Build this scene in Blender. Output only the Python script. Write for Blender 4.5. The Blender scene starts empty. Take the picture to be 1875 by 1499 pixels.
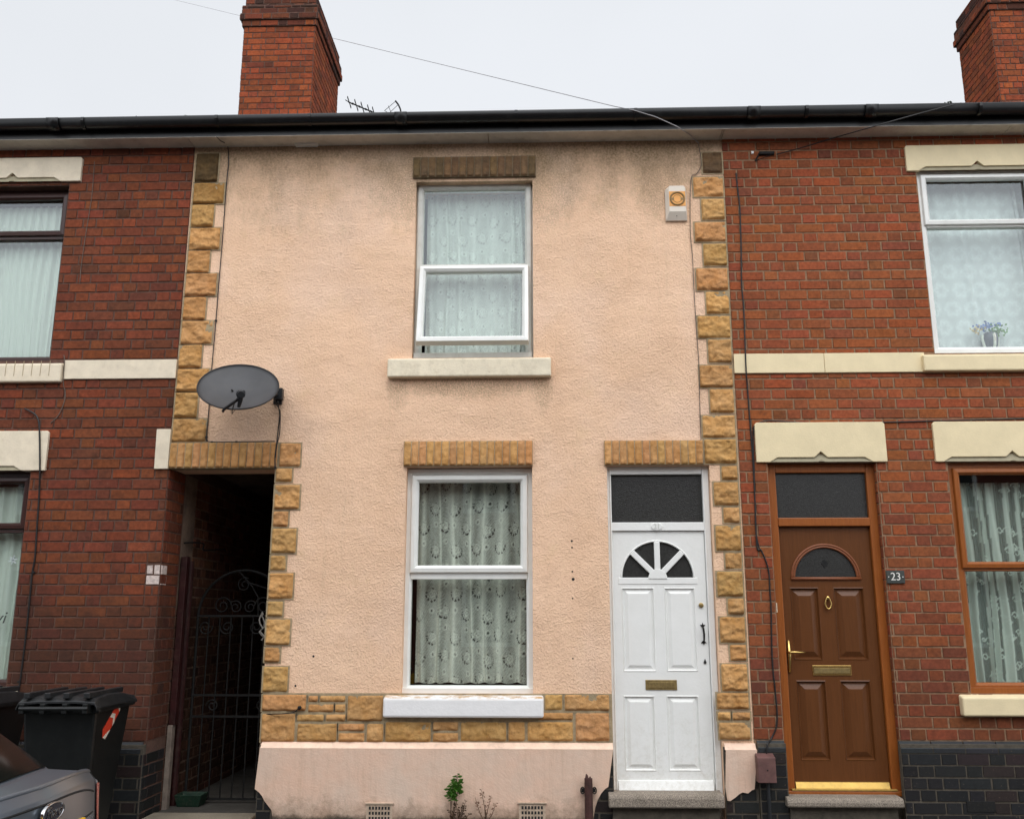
import bpy, math, random
import numpy as np
from mathutils import Vector, Matrix, noise
random.seed(7)
R_ = math.radians
sc = bpy.context.scene
# ------------------------------------------------------------------ camera, sky, sun
EZ, CY, FPX = 1.43, -7.1, 1700.0
yaw, pit, rol = -0.0307549, 0.2205321, 0.0
cy_, sy_, cp_, sp_ = math.cos(yaw), math.sin(yaw), math.cos(pit), math.sin(pit)
FW = Vector((sy_*cp_, cy_*cp_, sp_)); RT = Vector((cy_, -sy_, 0)); UP = RT.cross(FW)
cd = bpy.data.cameras.new('camera'); cam = bpy.data.objects.new('camera', cd); sc.collection.objects.link(cam)
cam.matrix_world = Matrix(((RT.x, UP.x, -FW.x, 0), (RT.y, UP.y, -FW.y, CY), (RT.z, UP.z, -FW.z, EZ), (0, 0, 0, 1)))
cd.sensor_fit = 'HORIZONTAL'; cd.sensor_width = 36; cd.lens = FPX/1875*36; cd.clip_end = 2000; cd.clip_start = 0.05
sc.camera = cam
wd = bpy.data.worlds.new('World'); sc.world = wd; wd.use_nodes = True
nt = wd.node_tree; nt.nodes.clear()
sk = nt.nodes.new('ShaderNodeTexSky'); sk.sky_type = 'NISHITA'; sk.sun_disc = False
sk.sun_elevation = R_(56); sk.sun_rotation = R_(168); sk.dust_density = 4; sk.air_density = 1
hs = nt.nodes.new('ShaderNodeHueSaturation'); hs.inputs['Saturation'].default_value = .25
mx = nt.nodes.new('ShaderNodeMix'); mx.data_type = 'RGBA'; mx.inputs[0].default_value = .93
tcw = nt.nodes.new('ShaderNodeTexCoord'); nzw = nt.nodes.new('ShaderNodeTexNoise'); nzw.inputs['Scale'].default_value = 1.6; nzw.inputs['Detail'].default_value = 4
crw = nt.nodes.new('ShaderNodeValToRGB'); crw.color_ramp.elements[0].color = (6.75, 7.0, 7.35, 1); crw.color_ramp.elements[1].color = (7.35, 7.6, 8.0, 1)
crw.color_ramp.elements[0].position = .35; crw.color_ramp.elements[1].position = .65
bg = nt.nodes.new('ShaderNodeBackground'); bg.inputs[1].default_value = .12
wo = nt.nodes.new('ShaderNodeOutputWorld')
nt.links.new(tcw.outputs['Generated'], nzw.inputs['Vector']); nt.links.new(nzw.outputs['Fac'], crw.inputs[0])
nt.links.new(sk.outputs[0], hs.inputs['Color']); nt.links.new(hs.outputs[0], mx.inputs[6]); nt.links.new(crw.outputs[0], mx.inputs[7])
# the brighter bank of cloud round the hidden sun
dot = nt.nodes.new('ShaderNodeVectorMath'); dot.operation = 'DOT_PRODUCT'; dot.inputs[1].default_value = (.10, -.74, .66)
gm = nt.nodes.new('ShaderNodeMapRange'); gm.interpolation_type = 'SMOOTHERSTEP'; gm.inputs[1].default_value = .15; gm.inputs[2].default_value = 1.0; gm.inputs[3].default_value = 1.0; gm.inputs[4].default_value = 2.7
vm = nt.nodes.new('ShaderNodeVectorMath'); vm.operation = 'SCALE'
nt.links.new(tcw.outputs['Generated'], dot.inputs[0]); nt.links.new(dot.outputs['Value'], gm.inputs[0]); nt.links.new(gm.outputs[0], vm.inputs[3]); nt.links.new(mx.outputs[2], vm.inputs[0])
nt.links.new(vm.outputs[0], bg.inputs[0]); nt.links.new(bg.outputs[0], wo.inputs[0])
sl = bpy.data.lights.new('sun', 'SUN'); sl.energy = .5; sl.angle = R_(22); sl.color = (1.0, .97, .93)
so = bpy.data.objects.new('sun', sl); sc.collection.objects.link(so)
so.rotation_euler = (R_(34), 0, R_(12))      # from above the street, a little to the right
sc.view_settings.view_transform = 'Standard'; sc.view_settings.look = 'None'; sc.view_settings.exposure = 0; sc.view_settings.gamma = 1
sc.render.engine = 'CYCLES'; sc.cycles.max_bounces = 8; sc.cycles.transparent_max_bounces = 16

# ------------------------------------------------------------------ helpers
def U(px, py, y=0.0):
    "point of the plane at depth y seen at photograph pixel px,py"
    d = RT*((px-937.5)/FPX) - UP*((py-749.5)/FPX) + FW
    t = (y-CY)/d.y
    return Vector((d.x*t, y, EZ+d.z*t))
def ux(px, py, y=0.0): return U(px, py, y).x
def uz(px, py, y=0.0): return U(px, py, y).z

class MB:
    def __init__(s): s.v = []; s.f = []; s.c = []; s.T = None
    def _a(s, vs, fs, col=(1, 1, 1)):
        n = len(s.v)
        if s.T is not None: vs = [s.T(Vector(p)) for p in vs]
        s.v += [tuple(p) for p in vs]; s.f += [tuple(i+n for i in f) for f in fs]; s.c += [col]*len(fs)
    def box(s, x0, x1, y0, y1, z0, z1, col=(1, 1, 1)):
        s._a([(x0,y0,z0),(x1,y0,z0),(x1,y1,z0),(x0,y1,z0),(x0,y0,z1),(x1,y0,z1),(x1,y1,z1),(x0,y1,z1)],
             [(0,3,2,1),(4,5,6,7),(0,1,5,4),(1,2,6,5),(2,3,7,6),(3,0,4,7)], col)
    def quad(s, a, b, c, d, col=(1, 1, 1)): s._a([a, b, c, d], [(0, 1, 2, 3)], col)
    def prism(s, pts, y0, y1, col=(1, 1, 1)):
        "pts (x,z) counter-clockwise seen from the street"
        n = len(pts)
        s._a([(x, y0, z) for x, z in pts]+[(x, y1, z) for x, z in pts],
             [tuple(range(n)), tuple(reversed(range(n, 2*n)))]+[(i, i+n, (i+1) % n+n, (i+1) % n) for i in range(n)], col)
    def extr(s, pts, axis, a0, a1, col=(1, 1, 1)):
        "profile pts (y,z) swept along x"
        n = len(pts)
        s._a([(a0, y, z) for y, z in pts]+[(a1, y, z) for y, z in pts],
             [tuple(range(n)), tuple(reversed(range(n, 2*n)))]+[(i, i+n, (i+1) % n+n, (i+1) % n) for i in range(n)], col)
    def tube(s, pts, r, n=8, col=(1, 1, 1), cap=True):
        pts = [Vector(p) for p in pts]; vs = []; fs = []
        prev = None
        for i, p in enumerate(pts):
            t = (pts[min(i+1, len(pts)-1)]-pts[max(i-1, 0)]).normalized()
            if prev is None:
                a = t.cross(Vector((0, 0, 1)) if abs(t.z) < .9 else Vector((1, 0, 0))).normalized()
            else: a = (prev-t*prev.dot(t)).normalized()
            prev = a; b = t.cross(a)
            rr = r[i] if isinstance(r, (list, tuple)) else r
            vs += [p+(a*math.cos(2*math.pi*k/n)+b*math.sin(2*math.pi*k/n))*rr for k in range(n)]
        for i in range(len(pts)-1):
            for k in range(n):
                k2 = (k+1) % n
                fs.append((i*n+k, i*n+k2, (i+1)*n+k2, (i+1)*n+k))
        if cap:
            fs.append(tuple(reversed(range(n)))); m = (len(pts)-1)*n; fs.append(tuple(m+k for k in range(n)))
        s._a(vs, fs, col)
    def lathe(s, prof, c, axis='z', n=20, col=(1, 1, 1)):
        vs = []; fs = []
        for r, h in prof:
            for k in range(n):
                a = 2*math.pi*k/n
                if axis == 'z': vs.append((c[0]+r*math.cos(a), c[1]+r*math.sin(a), c[2]+h))
                elif axis == 'y': vs.append((c[0]+r*math.cos(a), c[1]+h, c[2]+r*math.sin(a)))
                else: vs.append((c[0]+h, c[1]+r*math.cos(a), c[2]+r*math.sin(a)))
        for i in range(len(prof)-1):
            for k in range(n): fs.append((i*n+k, i*n+(k+1) % n, (i+1)*n+(k+1) % n, (i+1)*n+k))
        fs.append(tuple(reversed(range(n)))); m = (len(prof)-1)*n; fs.append(tuple(m+k for k in range(n)))
        s._a(vs, fs, col)
    def ring(s, x0, x1, z0, z1, prof, col=(1, 1, 1)):
        "mitred rectangular frame; prof = list of (inset, y), outer back to inner back"
        vs = []
        for i, y in prof: vs += [(x0+i, y, z0+i), (x1-i, y, z0+i), (x1-i, y, z1-i), (x0+i, y, z1-i)]
        fs = []
        for a in range(len(prof)-1):
            for k in range(4):
                k2 = (k+1) % 4
                fs.append((a*4+k, a*4+k2, (a+1)*4+k2, (a+1)*4+k))
        s._a(vs, fs, col)
    def build(s, name, m, parent=None, smooth=False, bevel=0, fixn=False):
        me = bpy.data.meshes.new(name); me.from_pydata(s.v, [], s.f)
        me.materials.append(m)
        if any(c != (1, 1, 1) for c in s.c):
            at = me.color_attributes.new('tone', 'FLOAT_COLOR', 'CORNER'); buf = []
            for p, c in zip(me.polygons, s.c): buf += [c[0], c[1], c[2], 1.0]*p.loop_total
            at.data.foreach_set('color', buf)
        if smooth: me.polygons.foreach_set('use_smooth', [True]*len(me.polygons))
        me.update()
        if fixn:
            import bmesh
            b = bmesh.new(); b.from_mesh(me); bmesh.ops.recalc_face_normals(b, faces=b.faces); b.to_mesh(me); b.free()
        o = bpy.data.objects.new(name, me); sc.collection.objects.link(o)
        if parent: o.parent = parent; o.matrix_parent_inverse = parent.matrix_world.inverted()
        if bevel:
            bv = o.modifiers.new('bevel', 'BEVEL'); bv.width = bevel; bv.segments = 2; bv.limit_method = 'ANGLE'; bv.harden_normals = False
        return o
def tag(o, label=None, cat=None, group=None, kind=None):
    if label: o['label'] = label
    if cat: o['category'] = cat
    if group: o['group'] = group
    if kind: o['kind'] = kind
    return o
def empty(name, loc, label, cat, group=None):
    o = bpy.data.objects.new(name, None); sc.collection.objects.link(o); o.location = loc; o.empty_display_size = .2
    o.matrix_world = Matrix.Translation(Vector(loc))
    return tag(o, label, cat, group)
def textmesh(name, body, size, m, loc, parent, shear=0, extrude=.001, rot=(math.pi/2, 0, 0), sx=1):
    cu = bpy.data.curves.new(name, 'FONT'); cu.body = body; cu.size = size; cu.extrude = extrude; cu.shear = shear
    cu.align_x = 'CENTER'; cu.align_y = 'CENTER'
    t = bpy.data.objects.new(name, cu); sc.collection.objects.link(t)
    dg = bpy.context.evaluated_depsgraph_get(); me = bpy.data.meshes.new_from_object(t.evaluated_get(dg))
    bpy.data.objects.remove(t)
    me.name = name; me.materials.clear(); me.materials.append(m)
    o = bpy.data.objects.new(name, me); sc.collection.objects.link(o)
    M = Matrix.Translation(Vector(loc)) @ (rot.to_4x4() if isinstance(rot, Matrix) else Matrix.Rotation(rot[2], 4, 'Z') @ Matrix.Rotation(rot[1], 4, 'Y') @ Matrix.Rotation(rot[0], 4, 'X')) @ Matrix.Diagonal((sx, 1, 1, 1))
    me.transform(M)
    if parent: o.parent = parent; o.matrix_parent_inverse = parent.matrix_world.inverted()
    return o

# ------------------------------------------------------------------ materials
class G:
    def __init__(s, name):
        s.m = bpy.data.materials.new(name); s.m.use_nodes = True; s.t = s.m.node_tree; s.t.nodes.clear()
        s.out = s.n('ShaderNodeOutputMaterial'); s.p = s.n('ShaderNodeBsdfPrincipled'); s.l(s.p.outputs[0], s.out.inputs[0])
        g = s.n('ShaderNodeNewGeometry'); s.pos = g.outputs['Position']
    def n(s, t): return s.t.nodes.new(t)
    def l(s, a, b): s.t.links.new(a, b)
    def setin(s, sock, v):
        if hasattr(v, 'links') or isinstance(v, bpy.types.NodeSocket): s.l(v, sock)
        else: sock.default_value = v
    def noise(s, scale, detail=4, rough=.6, vec=None, stretch=None):
        nz = s.n('ShaderNodeTexNoise'); nz.inputs['Scale'].default_value = scale; nz.inputs['Detail'].default_value = detail; nz.inputs['Roughness'].default_value = rough
        v = vec or s.pos
        if stretch:
            mp = s.n('ShaderNodeMapping'); mp.inputs['Scale'].default_value = stretch; s.l(v, mp.inputs[0]); v = mp.outputs[0]
        s.l(v, nz.inputs['Vector']); return nz.outputs['Fac']
    def ramp(s, f, a, b, va=0., vb=1.):
        r = s.n('ShaderNodeMapRange'); r.clamp = True
        s.l(f, r.inputs[0]); r.inputs[1].default_value = a; r.inputs[2].default_value = b; r.inputs[3].default_value = va; r.inputs[4].default_value = vb
        return r.outputs[0]
    def math(s, op, a, b=None):
        m = s.n('ShaderNodeMath'); m.operation = op; s.setin(m.inputs[0], a)
        if b is not None: s.setin(m.inputs[1], b)
        return m.outputs[0]
    def mix(s, f, a, b, mode='MIX'):
        m = s.n('ShaderNodeMix'); m.data_type = 'RGBA'; m.blend_type = mode
        s.setin(m.inputs[0], f)
        for k, v in ((6, a), (7, b)):
            if isinstance(v, bpy.types.NodeSocket): s.l(v, m.inputs[k])
            else: m.inputs[k].default_value = (v[0], v[1], v[2], 1)
        return m.outputs[2]
    def sepz(s):
        x = s.n('ShaderNodeSeparateXYZ'); s.l(s.pos, x.inputs[0]); return x.outputs
    def bump(s, h, dist, strength=1., nrm=None):
        b = s.n('ShaderNodeBump'); b.inputs['Distance'].default_value = dist; b.inputs['Strength'].default_value = strength
        s.l(h, b.inputs['Height'])
        if nrm is not None: s.l(nrm, b.inputs['Normal'])
        return b.outputs[0]
    def fin(s, col, rough=.7, nrm=None, metal=0, spec=.5):
        if isinstance(col, bpy.types.NodeSocket): s.l(col, s.p.inputs['Base Color'])
        else: s.p.inputs['Base Color'].default_value = (*col, 1)
        s.setin(s.p.inputs['Roughness'], rough); s.p.inputs['Metallic'].default_value = metal
        s.p.inputs['Specular IOR Level'].default_value = spec
        if nrm is not None: s.l(nrm, s.p.inputs['Normal'])
        return s.m
def pm(name, col, rough=.6, var=.12, vs=9, dirt=0., bd=0., bs=120, metal=0, spec=.4, dirtcol=(.12, .1, .07)):
    "painted or plain surface: base colour, soft variation, dirt speckle, fine bump"
    g = G(name)
    a = tuple(c*(1-var) for c in col); b = tuple(min(c*(1+var), 1) for c in col)
    c = g.mix(g.ramp(g.noise(vs, 5), .35, .65), a, b)
    if dirt: c = g.mix(g.math('MULTIPLY', g.ramp(g.noise(vs*2.3, 6, .7), .5, .78), dirt), c, dirtcol)
    n = g.bump(g.noise(bs, 3), bd) if bd else None
    return g.fin(c, rough, n, metal, spec)
def attr(g, name='tone'):
    a = g.n('ShaderNodeAttribute'); a.attribute_name = name; return a.outputs['Color']
def brickmat(name, soot=.5, low=None, rough=.85, spec=.08, dirt=(.03, .022, .018), mort=(.2, .085, .05)):
    g = G(name); c = attr(g)
    c = g.mix(g.ramp(g.noise(38, 5, .65), .3, .7), g.mix(1., c, (.68, .66, .66), 'MULTIPLY'), g.mix(1., c, (1.22, 1.2, 1.2), 'MULTIPLY'))
    c = g.mix(g.ramp(g.noise(2.1, 5, .65), .35, .7, 0, .22), c, mort)     # pointing smeared and bleached over the faces
    c = g.mix(g.math('MULTIPLY', g.ramp(g.noise(21, 6, .75), .56, .68), .4), c, tuple(x*.5+y*.5 for x, y in zip(mort, dirt)))
    c = g.mix(g.math('MULTIPLY', g.ramp(g.noise(13, 6, .7), .5, .72), soot), c, dirt)
    c = g.mix(g.math('MULTIPLY', g.ramp(g.noise(1.4, 5, .6), .42, .68), soot*.6), c, dirt)
    c = g.mix(g.math('MULTIPLY', g.ramp(g.noise(70, 2), .70, .76), .25), c, (.42, .30, .2))
    if low: # grime risen from the pavement
        z = g.sepz()[2]; k = g.math('MULTIPLY', g.ramp(g.math('ADD', z, g.ramp(g.noise(3, 5), .2, .8, -.35, .35)), low[0], low[1], 1, 0), low[2])
        c = g.mix(k, c, (.035, .024, .02))
    return g.fin(c, rough, g.bump(g.noise(160, 4, .7), .0025), 0, spec)
M = {}
M['brick'] = brickmat('red_brick', .45)
M['brick_l'] = brickmat('sooty_red_brick', .5, (1.35, 1.75, .62), mort=(.16, .06, .04))
M['brick_r'] = brickmat('orange_red_brick', .25, (1.0, 1.5, .3))
M['brick_c'] = brickmat('chimney_brick', .62, mort=(.16, .05, .03))
M['brick_b'] = brickmat('blue_engineering_brick', .2, None, .5, .3, (.012, .012, .012), (.03, .028, .026))
def mortar(name, col): return pm(name, col, .95, .25, 25, .5, .003, 150)
M['mort_l'] = mortar('dark_lime_mortar', (.11, .058, .042)); M['mort_r'] = mortar('buff_mortar', (.28, .17, .10)); M['mort_b'] = mortar('grey_mortar', (.085, .072, .055))
# roughcast pink render
def rendermat():
    g = G('pink_roughcast_render')
    c = g.mix(g.ramp(g.noise(2.2, 5, .6), .3, .7), (.83, .545, .36), (.90, .615, .425))
    c = g.mix(g.math('MULTIPLY', g.ramp(g.noise(4.5, 6, .7), .55, .75), .35), c, (.72, .5, .27))
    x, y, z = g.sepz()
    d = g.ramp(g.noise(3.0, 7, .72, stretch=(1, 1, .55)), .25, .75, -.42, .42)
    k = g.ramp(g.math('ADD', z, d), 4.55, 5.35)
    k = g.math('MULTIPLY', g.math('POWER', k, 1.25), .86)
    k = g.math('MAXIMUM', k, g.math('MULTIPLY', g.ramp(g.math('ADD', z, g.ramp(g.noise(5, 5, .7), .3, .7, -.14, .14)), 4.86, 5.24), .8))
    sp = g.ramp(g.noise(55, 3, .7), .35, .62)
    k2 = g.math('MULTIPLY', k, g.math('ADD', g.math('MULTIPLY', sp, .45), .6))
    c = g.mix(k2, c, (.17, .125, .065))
    st_ = g.math('MULTIPLY', g.ramp(g.noise(1.0, 5, .7, stretch=(16, 1, .8)), .52, .75), g.ramp(g.noise(1.3, 3), .45, .6))
    c = g.mix(g.math('MULTIPLY', st_, .22), c, (.45, .33, .2))
    c = g.mix(g.ramp(g.noise(.9, 4, .6), .5, .62, 0, .35), c, (.88, .64, .50))
    def blotch(cx, cz, rx_, rz_, amt, colr):   # mould hanging below the ends of a sill or lintel
        a = g.math('DIVIDE', g.math('SUBTRACT', x, cx), rx_); b = g.math('DIVIDE', g.math('SUBTRACT', z, cz), rz_)
        r2 = g.math('ADD', g.math('MULTIPLY', a, a), g.math('MULTIPLY', b, b))
        return g.math('MULTIPLY', g.math('MULTIPLY', g.ramp(g.math('ADD', r2, g.ramp(g.noise(14, 5, .75), .3, .7, -.5, .5)), .2, 1.1, 1, 0), amt), g.ramp(g.noise(90, 2), .35, .6))
    for (cx, cz, rx_, rz_, amt) in ((-.55, 3.22, .62, .12, .55), (-1.12, 3.2, .10, .2, .4), (.02, 3.2, .10, .2, .45), (-1.12, 4.95, .3, .4, .45), (.05, 4.9, .35, .4, .4), (1.0, 4.95, .25, .35, .45)):
        c = g.mix(blotch(cx, cz, rx_, rz_, amt, None), c, (.2, .15, .08))
    c = g.mix(g.math('MULTIPLY', g.ramp(g.noise(120, 2), .62, .72), .35), c, (.42, .27, .17))
    lump = g.ramp(g.noise(64, 3, .6), .46, .8)
    grit = g.noise(85, 4, .75)
    pit_ = g.ramp(g.noise(58, 3, .6), .28, .40, 1, 0)
    c = g.mix(g.math('MULTIPLY', pit_, .28), c, (.36, .24, .15))
    h = g.math('SUBTRACT', g.math('ADD', g.math('MULTIPLY', lump, 1.0), g.math('MULTIPLY', grit, .55)), g.math('MULTIPLY', pit_, .5))
    h = g.math('MULTIPLY', h, g.ramp(g.noise(.8, 4, .6), .35, .65, .55, 1.25))
    n = g.bump(h, .0056); n = g.bump(g.noise(2.4, 4, .6), .03, 1.0, n)
    return g.fin(c, .93, n, 0, .15)
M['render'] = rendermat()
def plinthmat():
    g = G('painted_plinth_render')
    c = g.mix(g.ramp(g.noise(2.6, 6, .65), .35, .68), (.74, .50, .37), (.68, .52, .41))
    c = g.mix(g.math('MULTIPLY', g.ramp(g.noise(9, 5, .7, stretch=(3, 3, .35)), .5, .72), .3), c, (.5, .33, .22))
    x, y, z = g.sepz()
    st_ = g.math('MULTIPLY', g.ramp(g.noise(1.0, 5, .7, stretch=(22, 1, 1.1)), .5, .72), g.ramp(g.noise(1.1, 2), .42, .58))
    c = g.mix(g.math('MULTIPLY', st_, .4), c, (.42, .28, .18))
    k = g.ramp(g.math('ADD', z, g.ramp(g.noise(7, 8, .8), .2, .8, -.13, .13)), 0.0, .17, 1, 0)
    c = g.mix(g.math('MULTIPLY', k, .8), c, (.15, .10, .06))
    k = g.ramp(g.math('ADD', z, g.ramp(g.noise(11, 6, .8), .2, .8, -.035, .035)), .03, .06, 1, 0)
    c = g.mix(g.math('MULTIPLY', k, .9), c, (.05, .04, .03))
    c = g.mix(g.math('MULTIPLY', g.ramp(g.noise(33, 4, .8), .66, .74), .4), c, (.28, .2, .15))
    return g.fin(c, .8, g.bump(g.math('ADD', g.noise(9, 5), g.math('MULTIPLY', g.noise(70, 3), .3)), .006), 0, .3)
M['plinth'] = plinthmat()
M['plinth_top'] = pm('lit_plinth_ledge_paint', (.86, .62, .47), .75, .08, 8, .25, .003, 40)  # plinth colour lightened here for the light its sloping top catches
def stonemat(name, a, b, grime=.35, gcol=(.1, .07, .04)):
    g = G(name)
    t = attr(g)
    c = g.mix(g.ramp(g.noise(11, 6, .65), .3, .7), a, b)
    c = g.mix(1., c, t, 'MULTIPLY')
    c = g.mix(g.ramp(g.noise(17, 6, .75), .56, .7, 0, .5), c, tuple(q*w_ for q, w_ in zip(a, (.72, .55, .5))))
    c = g.mix(g.math('MULTIPLY', g.ramp(g.noise(24, 6, .7), .55, .75), grime), c, gcol)
    v = g.n('ShaderNodeTexVoronoi'); v.inputs['Scale'].default_value = 21; v.feature = 'F1'; g.l(g.pos, v.inputs['Vector'])
    h = g.math('ADD', g.math('MULTIPLY', v.outputs['Distance'], .9), g.noise(60, 6, .8))
    return g.fin(c, .93, g.bump(h, .009), 0, .1)
M['stone'] = stonemat('ochre_rock_faced_stone', (.49, .245, .082), (.63, .36, .155))
M['stone_d'] = stonemat('sooty_ochre_stone', (.13, .085, .052), (.22, .13, .065), .7, (.06, .05, .035))
M['joint'] = pm('stone_joint_mortar', (.36, .28, .17), .95, .2, 20, .4, .003)
M['joint_d'] = pm('blackened_joint_mortar', (.17, .13, .08), .95, .25, 20, .5, .003)
M['cream'] = pm('cream_masonry_paint', (.80, .67, .42), .6, .05, 6, .1, .0012, 90, dirtcol=(.4, .33, .2))
M['cream2'] = pm('pale_cream_masonry_paint', (.76, .66, .50), .6, .07, 9, .25, .0015, 90, dirtcol=(.4, .3, .2))
M['chamfer'] = pm('stone_chamfer_paint', (.34, .30, .20), .7, .1, 8, .2)
M['sillcream'] = pm('weathered_cream_sill', (.78, .69, .52), .7, .08, 9, .4, .002, 60, dirtcol=(.42, .33, .2))
def sillw():
    g = G('white_painted_sill')
    c = g.mix(g.ramp(g.noise(8, 5), .3, .7), (.82, .81, .80), (.88, .87, .86))
    gn = g.n('ShaderNodeNewGeometry'); s2 = g.n('ShaderNodeSeparateXYZ'); g.l(gn.outputs['Normal'], s2.inputs[0])
    k = g.math('MULTIPLY', g.ramp(s2.outputs[2], .25, .6), g.ramp(g.noise(14, 6, .75, stretch=(.5, 1, 2)), .44, .6))
    c = g.mix(k, c, (.5, .3, .12))
    return g.fin(c, .5, g.bump(g.noise(40, 4), .002))
M['sillwhite'] = sillw()
M['ventcream'] = pm('grimy_air_brick', (.50, .38, .28), .8, .15, 20, .7, .001, 60, dirtcol=(.15, .1, .06))
M['upvc'] = pm('white_upvc', (.80, .80, .76), .32, .04, 6, .12, 0, spec=.5, dirtcol=(.45, .38, .25))
M['upvc_old'] = pm('aged_white_upvc', (.62, .62, .57), .4, .06, 8, .3, 0, spec=.5, dirtcol=(.3, .24, .15))
def doorw():
    g = G('white_door_gloss'); x, y, z = g.sepz()
    c = g.mix(g.ramp(g.noise(5, 5), .35, .65), (.80, .80, .765), (.84, .84, .81))
    k = g.math('MULTIPLY', g.ramp(g.math('ADD', z, g.ramp(g.noise(7, 6, .75), .3, .7, -.25, .25)), .2, .75, 1, 0), g.ramp(g.noise(26, 6, .8), .45, .62))
    c = g.mix(g.math('MULTIPLY', k, .3), c, (.42, .38, .28))
    c = g.mix(g.math('MULTIPLY', g.ramp(g.noise(45, 5, .8), .66, .72), .3), c, (.45, .42, .34))
    return g.fin(c, g.ramp(g.noise(8, 4), .3, .7, .28, .5), g.bump(g.noise(30, 4), .0012), 0, .4)
M['doorwhite_'] = pm('white_door_gloss_plain', (.82, .82, .79), .35, .02, 5, .04, .0006, 60, spec=.45, dirtcol=(.5, .46, .36))
def wood(name, a, b, rough=.38):
    g = G(name)
    c = g.mix(g.ramp(g.noise(9, 6, .7, stretch=(9, 9, .6)), .3, .7), a, b)
    return g.fin(c, rough, g.bump(g.noise(20, 4, .7, stretch=(12, 12, .6)), .0012), 0, .35)
M['oak'] = wood('golden_oak_upvc', (.24, .065, .012), (.34, .105, .02))
M['brown'] = wood('rosewood_door_skin', (.100, .034, .009), (.132, .046, .013), .34)
M['brownlite'] = wood('door_moulding_skin', (.19, .06, .024), (.22, .075, .03), .3)
M['darkframe'] = wood('dark_rosewood_upvc', (.035, .014, .011), (.055, .02, .016), .3)
M['gutter'] = pm('black_upvc', (.006, .006, .0065), .3, .2, 5, .4, 0, spec=.45, dirtcol=(.03, .03, .028))
M['soffit'] = pm('white_soffit_board', (.60, .56, .49), .6, .08, 5, .5, 0, dirtcol=(.28, .24, .18))
M['tile'] = pm('dark_roof_tile', (.03, .028, .027), .85, .3, 10, .4, .003)
M['moss'] = pm('moss', (.02, .035, .008), .95, .4, 30, 0, .004)
M['brass'] = pm('polished_brass', (.75, .52, .18), .25, .08, 20, .1, 0, 120, .95)
M['brass_d'] = pm('tarnished_brass', (.33, .24, .1), .45, .2, 40, .5, 0, 120, .7)
M['gold'] = pm('gold_anodised_bar', (.55, .36, .10), .45, .1, 14, .35, 0, 120, .75)
M['iron'] = pm('black_wrought_iron', (.004, .004, .004), .75, .3, 30, .2)
M['cable'] = pm('black_cable', (.012, .011, .011), .5, .2, 30)
M['cable_g'] = pm('thin_grey_cable', (.12, .09, .07), .6, .2, 30)
M['wire'] = pm('overhead_wire', (.34, .33, .34), .6, .1, 30)
M['dark'] = pm('dark_interior', (.02, .02, .02), .95, .2, 3)
M['obscure'] = pm('obscure_dark_glass', (.024, .024, .022), .2, .25, 60, .35, .0025, 150, spec=.5, dirtcol=(.05, .05, .045))
M['rust'] = pm('flaking_maroon_pipe_paint', (.055, .022, .018), .7, .35, 20, .5, .003, 60, dirtcol=(.03, .02, .015))
M['maroon'] = pm('dark_maroon_gloss', (.03, .006, .006), .5, .3, 10, .3)
M['greywood'] = pm('bare_weathered_post', (.2, .16, .13), .85, .3, 12, .5, .002)
M['meter'] = pm('brown_meter_cover', (.13, .062, .055), .6, .2, 14, .3, .001)
M['slate'] = pm('dark_slate', (.045, .05, .045), .6, .15, 30)
M['whitepaint'] = pm('white_lettering', (.75, .73, .68), .6, .05, 10)
def stepmat():
    g = G('speckled_granolithic_step')
    c = g.mix(g.ramp(g.noise(170, 3, .8), .38, .66), (.10, .08, .065), (.46, .39, .31))
    c = g.mix(g.math('MULTIPLY', g.ramp(g.noise(7, 5), .45, .7), .4), c, (.1, .085, .06))
    return g.fin(c, .8, g.bump(g.noise(170, 3, .8), .003), 0, .3)
M['step'] = stepmat()
def groundmat(name, a, b, rough=.6, sc1=90):
    g = G(name)
    c = g.mix(g.ramp(g.noise(sc1, 4, .8), .35, .7), a, b)
    c = g.mix(g.math('MULTIPLY', g.ramp(g.noise(1.7, 6), .4, .65), .5), c, tuple(x*.5 for x in a))
    return g.fin(c, g.ramp(g.noise(2.5, 4), .35, .65, rough-.25, rough+.15), g.bump(g.noise(sc1, 4, .7), .004), 0, .4)
M['asphalt'] = groundmat('damp_asphalt', (.022, .022, .02), (.075, .07, .06))
M['road'] = groundmat('road_asphalt', (.04, .04, .042), (.085, .083, .08), .75)
M['kerb'] = groundmat('kerb_stone', (.2, .19, .17), (.3, .28, .25), .8)
M['slab'] = groundmat('passage_concrete', (.05, .045, .04), (.10, .09, .075), .8)
M['alleywall'] = pm('limewashed_passage_wall', (.2, .14, .10), .95, .35, 5, .6, .006, 40, dirtcol=(.03, .02, .015))
M['bin'] = pm('black_wheelie_bin_plastic', (.007, .008, .008), .42, .2, 10, .25, .0006, 200, dirtcol=(.03, .032, .03))
M['lid'] = pm('faded_bin_lid_plastic', (.018, .019, .02), .4, .2, 10, .3, .0006, 200, dirtcol=(.06, .06, .058))
M['red'] = pm('red_sticker', (.62, .05, .02), .5, .05, 20)
M['green'] = pm('green_plastic_crate', (.006, .028, .015), .6, .2, 20, .5)
M['dishgrey'] = pm('perforated_grey_dish', (.058, .058, .061), .55, .12, 5, .15, 0)
M['plastic'] = pm('black_plastic', (.015, .016, .018), .45, .15, 20)
M['alarm'] = pm('cream_alarm_casing', (.74, .66, .56), .45, .04, 12, .15, 0, dirtcol=(.5, .42, .32))
M['orange'] = pm('orange_alarm_panel', (.78, .36, .09), .5, .08, 30)
M['olive'] = pm('olive_emblem_ring', (.28, .17, .06), .5, .1, 40)
M['silver'] = pm('silver_car_paint', (.17, .20, .235), .28, .03, 3, 0, 0, metal=.55, spec=.6)
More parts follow.
